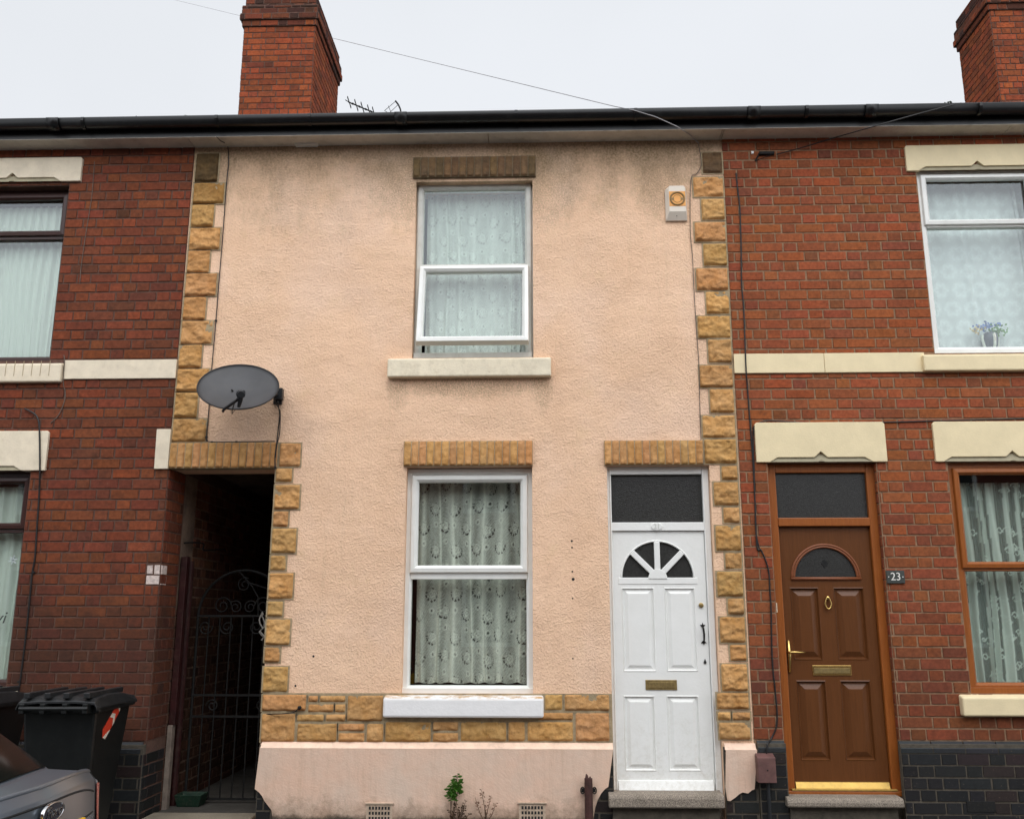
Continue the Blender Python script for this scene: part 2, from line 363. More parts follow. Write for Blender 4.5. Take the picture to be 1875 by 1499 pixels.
M['carglass'] = pm('tinted_car_glass', (.010, .011, .009), .12, .05, 3, spec=.12)
M['chrome'] = pm('chrome', (.7, .7, .7), .12, .02, 3, metal=1)
M['tyre'] = pm('tyre_rubber', (.018, .018, .018), .8, .1, 20)
M['taillamp'] = pm('red_tail_lamp', (.33, .012, .01), .12, .05, 3, spec=.7)
M['badgeblue'] = pm('dark_badge_enamel', (.03, .033, .045), .2, .05, 3)
M['yellow'] = pm('yellow_plate', (.75, .42, .02), .4, .03, 5)
M['leaf'] = pm('fresh_green_leaf', (.085, .23, .028), .55, .35, 40)
M['leaf_d'] = pm('withered_brown_foliage', (.09, .055, .03), .9, .4, 40)
M['vase'] = pm('dark_glazed_vase', (.05, .06, .08), .3, .1, 20)
M['vasew'] = pm('white_glazed_stripe', (.6, .62, .55), .3, .05, 20)
M['bluefl'] = pm('blue_petals', (.12, .2, .5), .7, .2, 40); M['yellfl'] = pm('cream_petals', (.55, .42, .2), .7, .2, 40)
M['frost'] = pm('frosted_film', (.5, .56, .56), .6, .05, 20)
M['cord'] = pm('pale_nylon_cord', (.4, .38, .34), .8, .1, 30)
def glassmat():
    g = G('window_glass'); g.t.nodes.remove(g.p)
    fr = g.n('ShaderNodeFresnel'); fr.inputs[0].default_value = 1.85
    tr = g.n('ShaderNodeBsdfTransparent'); tr.inputs[0].default_value = (.95, .98, .96, 1)
    gl = g.n('ShaderNodeBsdfGlossy'); gl.inputs['Roughness'].default_value = .015
    gl.inputs[0].default_value = (.93, .97, 1, 1)
    gg = g.n('ShaderNodeNewGeometry'); fk = g.math('MULTIPLY', fr.outputs[0], g.math('SUBTRACT', 1.0, gg.outputs['Backfacing']))
    mxs = g.n('ShaderNodeMixShader'); g.l(fk, mxs.inputs[0]); g.l(tr.outputs[0], mxs.inputs[1]); g.l(gl.outputs[0], mxs.inputs[2])
    g.l(mxs.outputs[0], g.out.inputs[0]); return g.m
M['glass'] = glassmat()
def netmat(name, col, lo, hi):
    g = G(name); g.t.nodes.remove(g.p)
    a = g.n('ShaderNodeAttribute'); a.attribute_name = 'lace'
    alpha = g.ramp(a.outputs['Fac'], 0, 1, lo, hi)
    df = g.n('ShaderNodeBsdfDiffuse'); df.inputs[0].default_value = (*col, 1)
    tl = g.n('ShaderNodeBsdfTranslucent'); tl.inputs[0].default_value = (*col, 1)
    m1 = g.n('ShaderNodeMixShader'); m1.inputs[0].default_value = .2; g.l(df.outputs[0], m1.inputs[1]); g.l(tl.outputs[0], m1.inputs[2])
    tr = g.n('ShaderNodeBsdfTransparent'); m2 = g.n('ShaderNodeMixShader')
    g.l(alpha, m2.inputs[0]); g.l(tr.outputs[0], m2.inputs[1]); g.l(m1.outputs[0], m2.inputs[2]); g.l(m2.outputs[0], g.out.inputs[0])
    return g.m
M['lace'] = netmat('aqua_lace_net', (.92, .92, .84), .10, .98)
M['lace_up'] = netmat('dense_aqua_lace_net', (.88, .95, .90), .42, .98)
M['lace_pale'] = netmat('pale_grey_lace_net', (.86, .91, .92), .72, .98)
M['drape'] = netmat('plain_pale_voile', (.76, .82, .76), .80, .99)
M['lace_r'] = netmat('open_scroll_lace_net', (.80, .88, .82), .16, .98)

M['doorwhite'] = doorw()
# ------------------------------------------------------------------ masonry generators
def sub(rects, h):
    out = []
    for (a, b, c, d) in rects:
        if b <= h[0] or a >= h[1] or d <= h[2] or c >= h[3]: out.append((a, b, c, d)); continue
        if a < h[0]: out.append((a, h[0], c, d))
        if b > h[1]: out.append((h[1], b, c, d))
        m0, m1 = max(a, h[0]), min(b, h[1])
        if c < h[2]: out.append((m0, m1, c, h[2]))
        if d > h[3]: out.append((m0, m1, h[3], d))
    return out
def lay(mb, u0, u1, z0, z1, holes, colf, P, course=.081, ls=.2245, lh=.1115, joint=.009, phase=0, depth=.006, zref=0, rnd=.002):
    "lay bricks over the region u0..u1, z0..z1 of a face; P(u, d, z) places a point d metres proud of the face"
    i0 = int(math.floor((z0-zref)/course)); i1 = int(math.ceil((z1-zref)/course))
    for i in range(i0, i1):
        a = zref+i*course; u = u0 - ((ls+lh)*.5 if (i+phase) % 2 else 0) - ls*.5; k = 0
        while u < u1:
            w = ls if k % 2 == 0 else lh
            if k % 2 == 0 and random.random() < .12: parts = [lh, lh]
            elif k % 2 == 1 and random.random() < .06: parts = [lh]
            else: parts = [w]
            for w in parts:
                r = (max(u, u0), min(u+w, u1), max(a, z0), min(a+course, z1))
                if r[1]-r[0] > .012 and r[3]-r[2] > .012:
                    rs = [r]
                    for h in holes: rs = sub(rs, h)
                    col = colf(w < .15, a, u)
                    for q in rs:
                        if q[1]-q[0] < .014 or q[3]-q[2] < .016: continue
                        j = joint/2; e = .003
                        x0, x1, c0, c1 = [t+random.uniform(-rnd, rnd) for t in (q[0]+j, q[1]-j, q[2]+j, q[3]-j)]
                        d = depth+random.uniform(-.0015, .0015)
                        mb._a([P(x0, -.004, c0), P(x1, -.004, c0), P(x1, -.004, c1), P(x0, -.004, c1),
                               P(x0+e, d, c0+e), P(x1-e, d, c0+e), P(x1-e, d, c1-e), P(x0+e, d, c1-e)],
                              [(4, 5, 6, 7), (0, 1, 5, 4), (1, 2, 6, 5), (2, 3, 7, 6), (3, 0, 4, 7)], col)
                u += w
            k += 1
def front(y): return lambda u, d, z: (u, y-d, z)
def side(x, s): return lambda u, d, z: (x+s*d, u, z)     # s=+1 faces +x
def jit(c, v=.12, hv=.06):
    k = 1+random.uniform(-v, v); return (c[0]*k*(1+random.uniform(-hv, hv)), c[1]*k*(1+random.uniform(-hv, hv)*1.6), c[2]*k*(1+random.uniform(-hv, hv)*1.6))
def lerp3(a, b, t): return tuple(x+(y-x)*t for x, y in zip(a, b))
def tcl(m, sd): return max(0, min(1, random.gauss(m, sd)))
def col_left(hd, z, u):
    return jit(lerp3((.105, .041, .027), (.245, .066, .029), tcl(.74-(.1 if hd else 0), .22)), .08, .07)
def col_right(hd, z, u):
    m = .86-(.22 if hd and z > 4.1 else .05 if hd else 0)-(.12 if z < 2.1 else 0)
    return jit(lerp3((.16, .056, .036), (.345, .097, .037), tcl(m, .17)), .07, .08)
sooty = [.8]
def col_chim(hd, z, u):
    return jit(lerp3((.05, .026, .02), (.35, .083, .03), tcl(sooty[0], .24)), .1, .06)
def col_blue(hd, z, u): return jit((.012, .0125, .0135), .3) if random.random() < .85 else jit((.024, .015, .014))
def wall_face(mb, x0, x1, z0, z1, y, holes, rev=.32):
    xs = sorted({x0, x1} | {min(max(h[k], x0), x1) for h in holes for k in (0, 1)})
    zs = sorted({z0, z1} | {min(max(h[k], z0), z1) for h in holes for k in (2, 3)})
    for i in range(len(xs)-1):
        for j in range(len(zs)-1):
            a, b, c, d = xs[i], xs[i+1], zs[j], zs[j+1]; mxx, mz = (a+b)/2, (c+d)/2
            if any(h[0] < mxx < h[1] and h[2] < mz < h[3] for h in holes): continue
            mb.quad((a, y, c), (b, y, c), (b, y, d), (a, y, d))
            mb.quad((a, y+rev, c), (a, y+rev, d), (b, y+rev, d), (b, y+rev, c))
    for h in holes:
        a, b, c, d = max(h[0], x0), min(h[1], x1), max(h[2], z0), min(h[3], z1)
        if h[0] > x0+1e-3: mb.quad((a, y, c), (a, y, d), (a, y+rev, d), (a, y+rev, c))
        mb.quad((b, y, c), (b, y+rev, c), (b, y+rev, d), (b, y, d))
        mb.quad((a, y, d), (b, y, d), (b, y+rev, d), (a, y+rev, d)); mb.quad((a, y, c), (a, y+rev, c), (b, y+rev, c), (b, y, c))
def stone(mb, x0, x1, z0, z1, y, th=.0135, step=.0085, jn=.004, seed=None, tone=None, rag=1.):
    "one rock-faced stone"
    seed = random.uniform(0, 100) if seed is None else seed
    j = jn; x0 += j; x1 -= j; z0 += j; z1 -= j
    nx = max(4, int((x1-x0)/step)); nz = max(4, int((z1-z0)/step)); vs = []; fs = []
    col = tone or jit((1, 1, 1), .10, .04)
    for b in range(nz+1):
        for a in range(nx+1):
            u, v = a/nx, b/nz; X = x0+u*(x1-x0); Z = z0+v*(z1-z0)
            dx = min(X-x0, x1-X); dz = Z-z0; dt = z1-Z
            n1 = noise.noise(Vector((X*9, Z*9, seed))); n2 = noise.noise(Vector((X*26, Z*26, seed+9))); n3 = noise.noise(Vector((X*12, 0, seed+31)))
            lipb = (.013+.022*max(0, n3+.15))*rag; lipt = .005*(1+.8*noise.noise(Vector((X*14, 3, seed))))*rag; lips = .005*(1+.8*noise.noise(Vector((3, Z*14, seed))))*rag
            def ss(t): t = max(0, min(1, t)); return t*t*(3-2*t)
            e = ss(dz/max(lipb, .004))*ss(dt/max(lipt, .004)*.8)*ss(dx/max(lips, .004)*.8)
            n4 = abs(noise.noise(Vector((X*7+4, Z*13, seed+3)))); n5 = noise.noise(Vector((X*55, Z*55, seed))); h = .004+e*(th*(.75+.9*n1+.6*n2-1.3*n4+.5*n5)+.012*(1-v))
            if a in (0, nx) or b in (0, nz): h = -.002 if False else .001
            vs.append((X, y-h, Z))
    for b in range(nz):
        for a in range(nx):
            i = b*(nx+1)+a; fs.append((i, i+1, i+nx+2, i+nx+1))
    mb._a(vs, fs, col)

# ------------------------------------------------------------------ key dimensions
XL = -2.903                 # left party line / passage corner
XR = ux(1350, 800)          # right edge of the stone quoins
ZS = uz(800, 264)           # soffit height
YG = -.17                   # front of the soffit
ZT = ZS+.13
ZL0, ZL1 = EZ+1.143, EZ+1.342
ZB0, ZB1 = EZ-.881, EZ-.541
XA = ux(498, 980)           # right jamb of the passage
GZ = 0.0
XH0, XH1 = -7.6, 5.55       # far party walls of the neighbours
DEP = 7.4

# ------------------------------------------------------------------ the setting
mb = MB(); mb.box(-60, 60, -2.8, 40, -.3, GZ); o = mb.build('pavement', M['asphalt']); tag(o, kind='structure')
mb = MB(); mb.quad((-400, -400, -.11), (400, -400, -.11), (400, 400, -.11), (-400, 400, -.11)); tag(mb.build('road', M['road']), kind='structure')
mb = MB()
for i in range(60): mb.box(-27+i*.914, -27+i*.914+.906, -2.93, -2.802, -.3, .004)
tag(mb.build('kerb', M['kerb'], bevel=.012), kind='structure')
mb = MB(); mb.box(XL+.02, XA-.02, .02, 7.0, -.05, .012); tag(mb.build('passage_path', M['slab']), kind='structure')
mb = MB(); mb.box(XL+.03, XA-.03, -.16, .16, -.05, .03); tag(mb.build('passage_kerb', groundmat('pale_threshold_stone', (.2, .17, .13), (.33, .28, .2), .8), bevel=.01), kind='structure')

# ------------------------------------------------------------------ window parts
def glass(x0, x1, z0, z1, y, parent, T=None):
    mb = MB(); mb.T = T; mb.box(x0, x1, y, y+.004, z0, z1); return mb.build('pane', M['glass'], parent)
def fprof(w, yf, yb, bead=.016):
    return [(0, yb), (0, yf+.003), (.003, yf), (w-bead, yf), (w-.004, yf+bead*.8), (w, yf+bead*.8+.004), (w, yb)]
def interior(x0, x1, z0, z1, y0, y1=4.0):
    "dark room shell behind an opening"
    return (x0, x1, y0, y1, z0, z1)
def curtain(name, label, x0, x1, z0, z1, y, mat, folds, kind, seed=1, amp=.018, left_gap=0):
    nx = int((x1-x0)/.0062); nz = int((z1-z0)/.0062)
    rs = np.random.RandomState(seed)
    u = np.linspace(0, 1, nx+1); v = np.linspace(0, 1, nz+1); uu, vv = np.meshgrid(u, v)
    fr = np.cumsum(rs.uniform(.4, 1.6, folds+1)); fr = (fr-fr[0])/(fr[-1]-fr[0])
    ph = np.interp(uu+.012*np.sin(vv*5+uu*9), fr, np.arange(folds+1))
    X = x0+uu*(x1-x0)+.006*np.sin(ph*2*np.pi+.6)
    Y = y+amp*(.6+.5*(1-vv))*np.cos(ph*2*np.pi)+.006*np.sin(ph*4*np.pi+vv*4)
    Z = z0+vv*(z1-z0)+(.006*np.sin(ph*2*np.pi)*(vv < .001))
    if kind == 'lace' or kind == 'laceup':
        wob = sum(np.sin(uu*f1+vv*f2+p_)*a_2 for f1, f2, p_, a_2 in ((9, 4, .3, .010), (17, -7, 1.9, .006), (5, 13, 2.2, .008)))
        W, H = .098, .33
        uw = uu*(x1-x0)*1.12+.012*np.sin(ph*2*np.pi)+wob
        a = uw/W; b = vv*(z1-z0)/H
        col = np.floor(a); fa = a-col-.5; bb = b+.5*(col % 2)+wob*.8+.06*np.sin(col*2.4); fb = bb-np.floor(bb)-.5; Yl = fb*3.3
        r = np.hypot(fa, (Yl-.25)*.72); th = np.arctan2((Yl-.25)*.72, fa)
        rose = np.clip((.36+.05*np.cos(7*th)-r)*14, 0, 1)
        tex = .5+.5*np.cos(r*34+np.cos(5*th)*1.5)
        chip = ((r > .37+.03*np.cos(9*th)) & (r < .475) & (Yl < .35) & (np.sin(11*th+1) > -.45)).astype(float)
        fl = np.hypot(fa, (Yl+1.05)*.8); floret = ((fl < .2) & (fl > .11)).astype(float); eye = ((fl < .07) | (np.hypot(fa, Yl-.62) < .06)).astype(float)
        gauze = np.clip(.5+.5*np.cos((np.abs(fa)*1.0+Yl*.35)*2*np.pi), 0, 1)
        fd = np.sin(ph*2*np.pi+.8*np.sin(ph*1.7))
        L = .50+.12*gauze-.10*rose+rose*.42*tex+.25*floret-(.80 if kind == 'lace' else .45)*chip*(.6+.4*np.sin(a*3.1+b*5.3))-.35*eye+.14*np.sin(fa*40+Yl*9)*np.sin(Yl*31)+(.30 if kind == 'lace' else .12)*np.clip(fd, 0, 1)**5-(.12 if kind == 'lace' else .05)*np.clip(-fd, 0, 1)
        L += rs.normal(0, .06, L.shape)
    elif kind == 'scroll':
        L = .38+.0*uu
        for k in range(150):
            cx, cz = rs.uniform(0, x1-x0), rs.uniform(0, z1-z0); rr = rs.uniform(.012, .03)
            xx = uu*(x1-x0)-cx; zz = vv*(z1-z0)-cz; d = np.hypot(xx, zz); th = np.arctan2(zz, xx)
            L = np.where((np.abs(d-rr*(.45+.55*((th+np.pi)/(2*np.pi)))) < .0045), 1.0, L)
            L = np.where(np.hypot(xx-rr*1.2, zz) < .008, .9, L)
        st = ((ph % 1) < .45)*(uu < .55)
        L = np.where(st > 0, np.maximum(L*.6+.55, .85), L-.18)
    elif kind == 'rosette':
        W = .16; a = uu*(x1-x0)/W; b = vv*(z1-z0)/W; c = np.floor(b); fb = b-c-.5; aa = a+.5*(c % 2); fa = aa-np.floor(aa)-.5
        r = np.hypot(fa, fb); th = np.arctan2(fb, fa)
        L = .6+.3*(np.abs(r-.3-.06*np.cos(6*th)) < .06)-.25*(r < .12)-.2*(r > .46)+rs.normal(0, .08, r.shape)
    else:
        L = .65+.12*np.sin(ph*2*np.pi+1.2)+rs.normal(0, .02, uu.shape)
    L = np.clip(L+(.03 if kind in ('rosette', 'laceup') else .08)*np.sin(ph*2*np.pi), 0, 1)
    vs = np.stack([X, Y, Z], -1).reshape(-1, 3)
    i = np.arange(nz)[:, None]*(nx+1)+np.arange(nx)[None, :]; i = i.reshape(-1)
    fs = np.stack([i, i+1, i+nx+2, i+nx+1], -1)
    me = bpy.data.meshes.new(name); me.vertices.add(len(vs)); me.vertices.foreach_set('co', vs.ravel())
    me.loops.add(fs.size); me.polygons.add(len(fs)); me.loops.foreach_set('vertex_index', fs.ravel())
    me.polygons.foreach_set('loop_start', np.arange(len(fs))*4); me.update(calc_edges=True)
    me.polygons.foreach_set('use_smooth', [True]*len(fs))
    at = me.attributes.new('lace', 'FLOAT', 'POINT'); at.data.foreach_set('value', L.ravel().astype(np.float32))
    me.materials.append(mat); o = bpy.data.objects.new(name, me); sc.collection.objects.link(o)
    return tag(o, label, 'curtain', 'net curtains behind the window panes')

def room(mb, x0, x1, z0, z1, y0=.33, y1=3.2):
    # five-sided dark box behind an opening (open towards the street)
    mb.quad((x0, y1, z0), (x1, y1, z0), (x1, y1, z1), (x0, y1, z1)); mb.quad((x0, y0, z0), (x0, y1, z0), (x0, y1, z1), (x0, y0, z1))
    mb.quad((x1, y0, z0), (x1, y0, z1), (x1, y1, z1), (x1, y1, z0)); mb.quad((x0, y0, z0), (x1, y0, z0), (x1, y1, z0), (x0, y1, z0))
    mb.quad((x0, y0, z1), (x0, y1, z1), (x1, y1, z1), (x1, y0, z1))

def ornament_lintel(house, x0, x1, z0, z1, xc, mat, half=.42, name='lintel'):
    "painted stone lintel, chamfered over the opening with a small pointed notch at its middle"
    y0 = -.028; d = .036; pts = []
    mb = MB()
    xa, xb = xc-half, xc+half
    pts = [(x0, z0), (xa, z0), (xa+.06, z0+d), (xc-.05, z0+d), (xc, z0+d+.045), (xc+.05, z0+d), (xb-.06, z0+d), (xb, z0), (x1, z0), (x1, z1), (x0, z1)]
    r = .015
    pts = [p for p in pts[:-3]]+[(x1-.0, z0), (x1, z1-r), (x1-r, z1), (x0+r, z1), (x0, z1-r)]
    mb.prism(pts, y0, .05)
    lo = mb.build(name, mat, house, bevel=.004)
    m2 = MB()   # the recessed chamfer
    m2.quad((xa+.001, y0+.004, z0+.002), (xb-.001, y0+.004, z0+.002), (xb-.06, y0+.03, z0+d+.055), (xa+.06, y0+.03, z0+d+.055))
    m2.prism([(xc-.022, z0+.004), (xc+.022, z0+.004), (xc, z0+.02)], y0-.002, y0+.02)
    m2.build('chamfer', M['chamfer'], lo)
    return lo
def sillbox(house, x0, x1, z0, z1, mat, yf=-.065, yb=.1, bev=.012):
    mb = MB(); mb.extr([(yf, z0), (yb, z0), (yb, z1+.025), (-.0, z1+.012), (yf, z1-.004)], 'x', x0, x1)
    return mb.build('sill', mat, house, bevel=bev)

# ================================================================== MIDDLE HOUSE (pink)
mid = empty('terraced_house', (-.7, 0, 0), 'pink rendered middle house with ochre stone quoins and white front door', 'house')
# openings
UWx0, UWx1 = ux(762, 340), ux(975, 338); UWz1 = uz(870, 332); UWz0 = uz(860, 655)
LWx0, LWx1 = ux(741, 1000), ux(975, 1000); LWz1 = ZL0; LWz0 = uz(850, 1270)
DWx0, DWx1 = ux(1112, 900), ux(1301, 900); DWz1 = ZL0
holes_mid = [(UWx0, UWx1, UWz0, UWz1), (LWx0, LWx1, LWz0, LWz1), (DWx0, DWx1, -.2, DWz1), (XL-.1, XA, -.2, ZL0)]
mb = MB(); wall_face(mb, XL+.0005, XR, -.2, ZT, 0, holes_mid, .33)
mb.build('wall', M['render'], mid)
mb = MB()   # passage shell: right wall, ceiling, end, and party wall
mb.box(XA+.001, XA+.12, .331, DEP, -.2, ZL0+.1); mb.box(XL-.2, XA+.12, .331, DEP, ZL0+.1, ZL0+.2); mb.box(XL, XA, 7.0, 7.1, -.2, ZL0+.1)
mb.build('passage_lining', M['alleywall'], mid)
mb = MB(); room(mb, XL+.15, XR-.12, 2.95, ZT-.1); room(mb, XA+.13, XR-.12, .0, 2.85)
mb.build('room_lining', M['dark'], mid)
# party and rear walls
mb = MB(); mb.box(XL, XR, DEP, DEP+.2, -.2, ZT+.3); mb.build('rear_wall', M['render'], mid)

# stones
def fx(xp, yp): return ux(xp, yp)
tl = MB(); td = MB(); tj = MB(); tjd = MB()
def row(px0, px1, py0, py1, jm=None, sm=None, **k):
    ym = (py0+py1)/2; x0, x1 = ux(px0, ym), ux(px1, ym); z0, z1 = uz((px0+px1)/2, py1), uz((px0+px1)/2, py0)
    stone(sm or tl, x0, x1, z0, z1, -.004, **k)
    (jm or tj).box(x0-.006, x1+.006, -.006, .002, z0-.003, z1+.003)
def lx(y): return 360-47/533*(y-275)
ys = [281, 335, 374.6, 417, 458.6, 500.6, 543.4, 587, 631, 674.8, 718, 766, 809.8]
rx = [401, 411.5, 392.5, 404, 385, 397.5, 378, 390, 370.5, 383, 363, 379]
for i in range(12):
    row(lx((ys[i]+ys[i+1])/2)+1, rx[i], ys[i], ys[i+1], sm=(td if i == 0 else tl), tone=(None if i > 1 else jit((.75, .72, .68))))
tl.build('left_quoins', M['stone'], mid, smooth=True); o = tj.build('quoin_joints', M['joint'], mid)
td.build('sooty_quoin', M['stone_d'], mid, smooth=True)
tl = MB(); td = MB(); tj = MB()
def rxr(y): return 1323+54/1085*(y-265)-2
rows = [(279,319,1285),(324,362,1268.5),(364,404,1283.5),(406.5,444,1271),(446,488,1287),(491,533,1274),(533.6,576,1292),(578,620,1276.6),(621,665,1295.7),(668,710.5,1280),(711.6,756.7,1299),(760,802,1285.3),(803.5,849.6,1289),
        (852,880,1320),(881.5,926,1306),(928,958,1323.5),(961,1009,1309.5),(1011,1042,1327),(1045,1092.5,1312),(1094,1125.4,1331.5),(1128,1177,1317),(1179,1210,1335.5),(1214,1265.6,1320),(1266.7,1298.6,1311.5),(1321,1354,1315.5)]
for i, (a, b, l) in enumerate(rows):
    row(l, rxr((a+b)/2), a, b, sm=(td if i == 0 else tl))
row(1313, 1338.5, 1302, 1319); row(1340, 1374.5, 1302, 1319)
tl.build('right_quoins', M['stone'], mid, smooth=True); tj.build('quoin_joints', M['joint'], mid); td.build('sooty_quoin', M['stone_d'], mid, smooth=True)
tl = MB(); tj = MB()
def lxa(y): return 505-26/410*(y-857)+.5
jr = [(856.6,883,536),(886.8,932.9,549.8),(935,964.8,529),(966.5,1013.4,543.5),(1016,1044.8,524.7),(1048,1096.7,537.8),(1099.5,1129,519),(1132,1181,532.3),(1183.6,1212.7,513.6),(1219,1266.8,528.2)]
for a, b, r in jr: row(lxa((a+b)/2), r, a, b)
row(511.6, 551.5, 810.5, 855)
tl.build('passage_quoins', M['stone'], mid, smooth=True); tj.build('quoin_joints', M['joint'], mid)
# base band of split stones
tl = MB(); tj = MB()
band = [(479.6,561.7,1270,1302),(563.8,583.5,1272,1285.5),(585,633.5,1272,1285.5),(563.8,612,1287.5,1304),(613,633.5,1287.5,1304),(478,541,1305,1358),(543.5,594,1306,1321),(596,633.5,1306,1321),(543.7,617.5,1323,1358),(635.6,702,1271.6,1320.5),(619,668.5,1323,1338.5),(619,668.5,1340,1358),(671,703,1323,1358),(705,790,1320,1358),(792,840,1320,1338),(792,840,1340,1358),(843,928,1320,1357),(930,962,1320,1357),(965,1050,1320,1357),(1053,1116.6,1303.5,1357),(997,1030.5,1270,1300.5),(1033,1116.6,1270,1301.5),(985,1050,1303,1318.5)]
for a, b, c, d in band: row(a, b, c, d, th=.010)
tl.build('stone_band', M['stone'], mid, smooth=True)
tj.box(XA, DWx0, -.0055, .0, ZB0, ZB1); tj.build('band_joints', M['joint'], mid)
# soldier lintels
def soldier(px0, px1, ptop, pbot, n, mat, jm, name):
    x0, x1 = ux(px0, ptop+20), ux(px1, ptop+20); xm = (px0+px1)/2; z0, z1 = uz(xm, pbot), uz(xm, ptop)
    a = MB(); b = MB(); w = (x1-x0)/n
    for i in range(n): stone(a, x0+i*w+.001, x0+(i+1)*w-.001, z0, z1, -.022, th=.004, step=.0085, rag=.5, jn=.0015)
    b.box(x0, x1, -.0235, .07, z0, z1)
    l = b.build(name, jm, mid); a.build('voussoir_stones', mat, l, smooth=True); return l
soldier(312.5, 510, 811, 857.5, 14, M['stone'], M['joint'], 'passage_lintel')
soldier(740, 975.5, 808, 853, 17, M['stone'], M['joint'], 'window_lintel')
soldier(1106, 1287, 807, 851.5, 13, M['stone'], M['joint'], 'door_lintel')
soldier(757, 981, 289, 326, 16, M['stone_d'], M['joint_d'], 'window_lintel')
# plinth: blue brick base with the painted render over it, broken away at three corners
ZP = ZB0-.003
mb = MB(); P = front(-.028)
lay(mb, XA, DWx0, -.1, ZP-.03, [], col_blue, P, depth=.004); mb.build('blue_brick_base', M['brick_b'], mid)
mb = MB(); lay(mb, DWx1+.0, XR+.012, -.1, ZP-.03, [], col_blue, P, depth=.004); mb.build('blue_brick_base', M['brick_b'], mid)
mb = MB(); mb.box(XA+.002, DWx0-.002, -.028, .0, -.15, ZP-.02); mb.box(DWx1+.002, XR+.012, -.028, 0, -.15, ZP-.02); mb.build('base_mortar', M['mort_b'], mid)
def pz(p): v = U(p[0], p[1], -.048); return (v.x, v.z)
def arcz(pts, y1=-.03):
    return [pz(p) for p in pts]
left = [(498,1520),(497,1483),(492,1475),(484,1468),(479,1455),(473,1449),(466,1444)]
A = pz((1069,1520)); 
polyL = [pz(p) for p in left[::-1]][::-1]
zt = ZP-.036
ptsL = [(XA+.10, -.12)]+[pz(p) for p in [(498,1497),(497,1483),(491,1475),(484,1466),(479,1456),(473,1449),(465,1444)]]+[(XA-.004, zt-.1), (XA+.02, zt-.03), (XA+.012, zt)]
right = [(DWx0-.002, zt)]+[pz(p) for p in [(1114,1440),(1108,1444),(1101,1452),(1095,1463),(1090,1478),(1087,1497)]]+[(pz((1086,1499))[0], -.12)]
poly = [(XA+.10, -.12)]+list(reversed(right))[0:0]
ptsL = [(pz((498,1499))[0], -.12)]+[pz(p) for p in [(498,1497),(497,1483),(491,1475),(484,1466),(479,1456),(473,1449),(466,1444)]]+[pz((475,1372)), (pz((475,1371))[0], zt)]
outline = list(reversed(ptsL)) # top-left down to bottom-left
outline = outline+list(reversed(right))
mb = MB(); mb.prism(outline, -.044, -.027)
mb.build('painted_plinth', M['plinth'], mid)
rp = [(DWx1+.016, zt)]+[pz(p) for p in [(1329,1440),(1332,1465),(1337,1466),(1346,1460),(1354,1453),(1360,1450),(1370,1452),(1377,1446),(1382,1444)]]+[(XR+.012, zt)]
mb = MB(); mb.prism(rp, -.046, -.027); mb.build('painted_plinth', M['plinth'], mid)
mb = MB(); pr = [(-.046, zt-.002), (.0, zt-.002), (.0, ZP+.004), (-.004, ZP+.004)]
mb.extr(pr, 'x', pz((475,1371))[0]+.004, DWx0-.002); mb.build('plinth_ledge', M['plinth_top'], mid, bevel=.004); mb = MB(); mb.extr(pr, 'x', DWx1+.01, XR+.008); mb.build('plinth_ledge', M['plinth_top'], mid, bevel=.004)
def airbrick(px0, px1, pt, house, cols=7, rows=4, mat=None, y=-.048):
    x0, x1 = ux(px0, pt, y), ux(px1, pt, y); z1 = uz(px0, pt, y); h = .155; z0 = z1-h
    mb = MB(); mb.box(x0, x1, y-.004, y+.01, z0, z1)
    mb.box(x0-.008, x1+.008, y-.012, y+.004, z1, z1+.008)
    ab = mb.build('air_brick', mat or M['sillcream'], house)
    m2 = MB(); cw = (x1-x0-.03)/cols; ch = (h-.02)/rows
    for i in range(cols):
        for j in range(rows):
            a = x0+.015+i*cw; b = z0+.01+j*ch; m2.box(a+cw*.2, a+cw*.8, y-.0065, y-.003, b+ch*.22, b+ch*.8)
    m2.build('vent_holes', M['dark'], ab); ab.data.materials[0] = mat or M['ventcream']
for hx, hy, hr in ((1047, 990, .009), (1047.5, 1002, .007), (1048, 1046, .007), (1049.5, 1060, .012), (1048.5, 1095, .006), (1049, 1205, .006), (574, 1201, .009), (541, 1255, .008)):
    q = U(hx, hy); mb = MB(); mb.lathe([(hr, -.0008), (hr*.7, -.0016)], (q.x, 0, q.z), 'y', 7); mb.build('plug_hole', M['dark'], mid)
airbrick(671, 719, 1471, mid); airbrick(950, 999, 1470, mid)

# --- upper window (top light fixed, lower sash open)
def mullion(mb, x0, x1, z0, z1, yf, yb): mb.box(x0, x1, yf, yb, z0, z1)
def wz(px, py, y): return uz(px, py, y)
yf = .065
x0, x1 = ux(766, 340, yf), ux(972, 340, yf); z1 = uz(870, 337, yf); z0 = uz(865, 655, yf)
mb = MB(); mb.ring(x0, x1, z0, z1, fprof(.05, yf, yf+.07)); zm = uz(865, 486, yf); mb.box(x0+.045, x1-.045, yf+.001, yf+.069, zm-.035, zm+.012)
mb.box(x0-.004, x1+.004, yf-.035, yf+.02, z0-.01, z0+.034)
mb.box(UWx0, x0, yf+.02, yf+.06, z0, z1); mb.box(x1, UWx1, yf+.02, yf+.06, z0, z1); mb.box(UWx0, UWx1, yf+.02, yf+.06, z1, UWz1)
win = mb.build('window', M['upvc_old'], mid, bevel=.002)
glass(x0+.045, x1-.045, zm+.01, z1-.045, yf+.03, win)
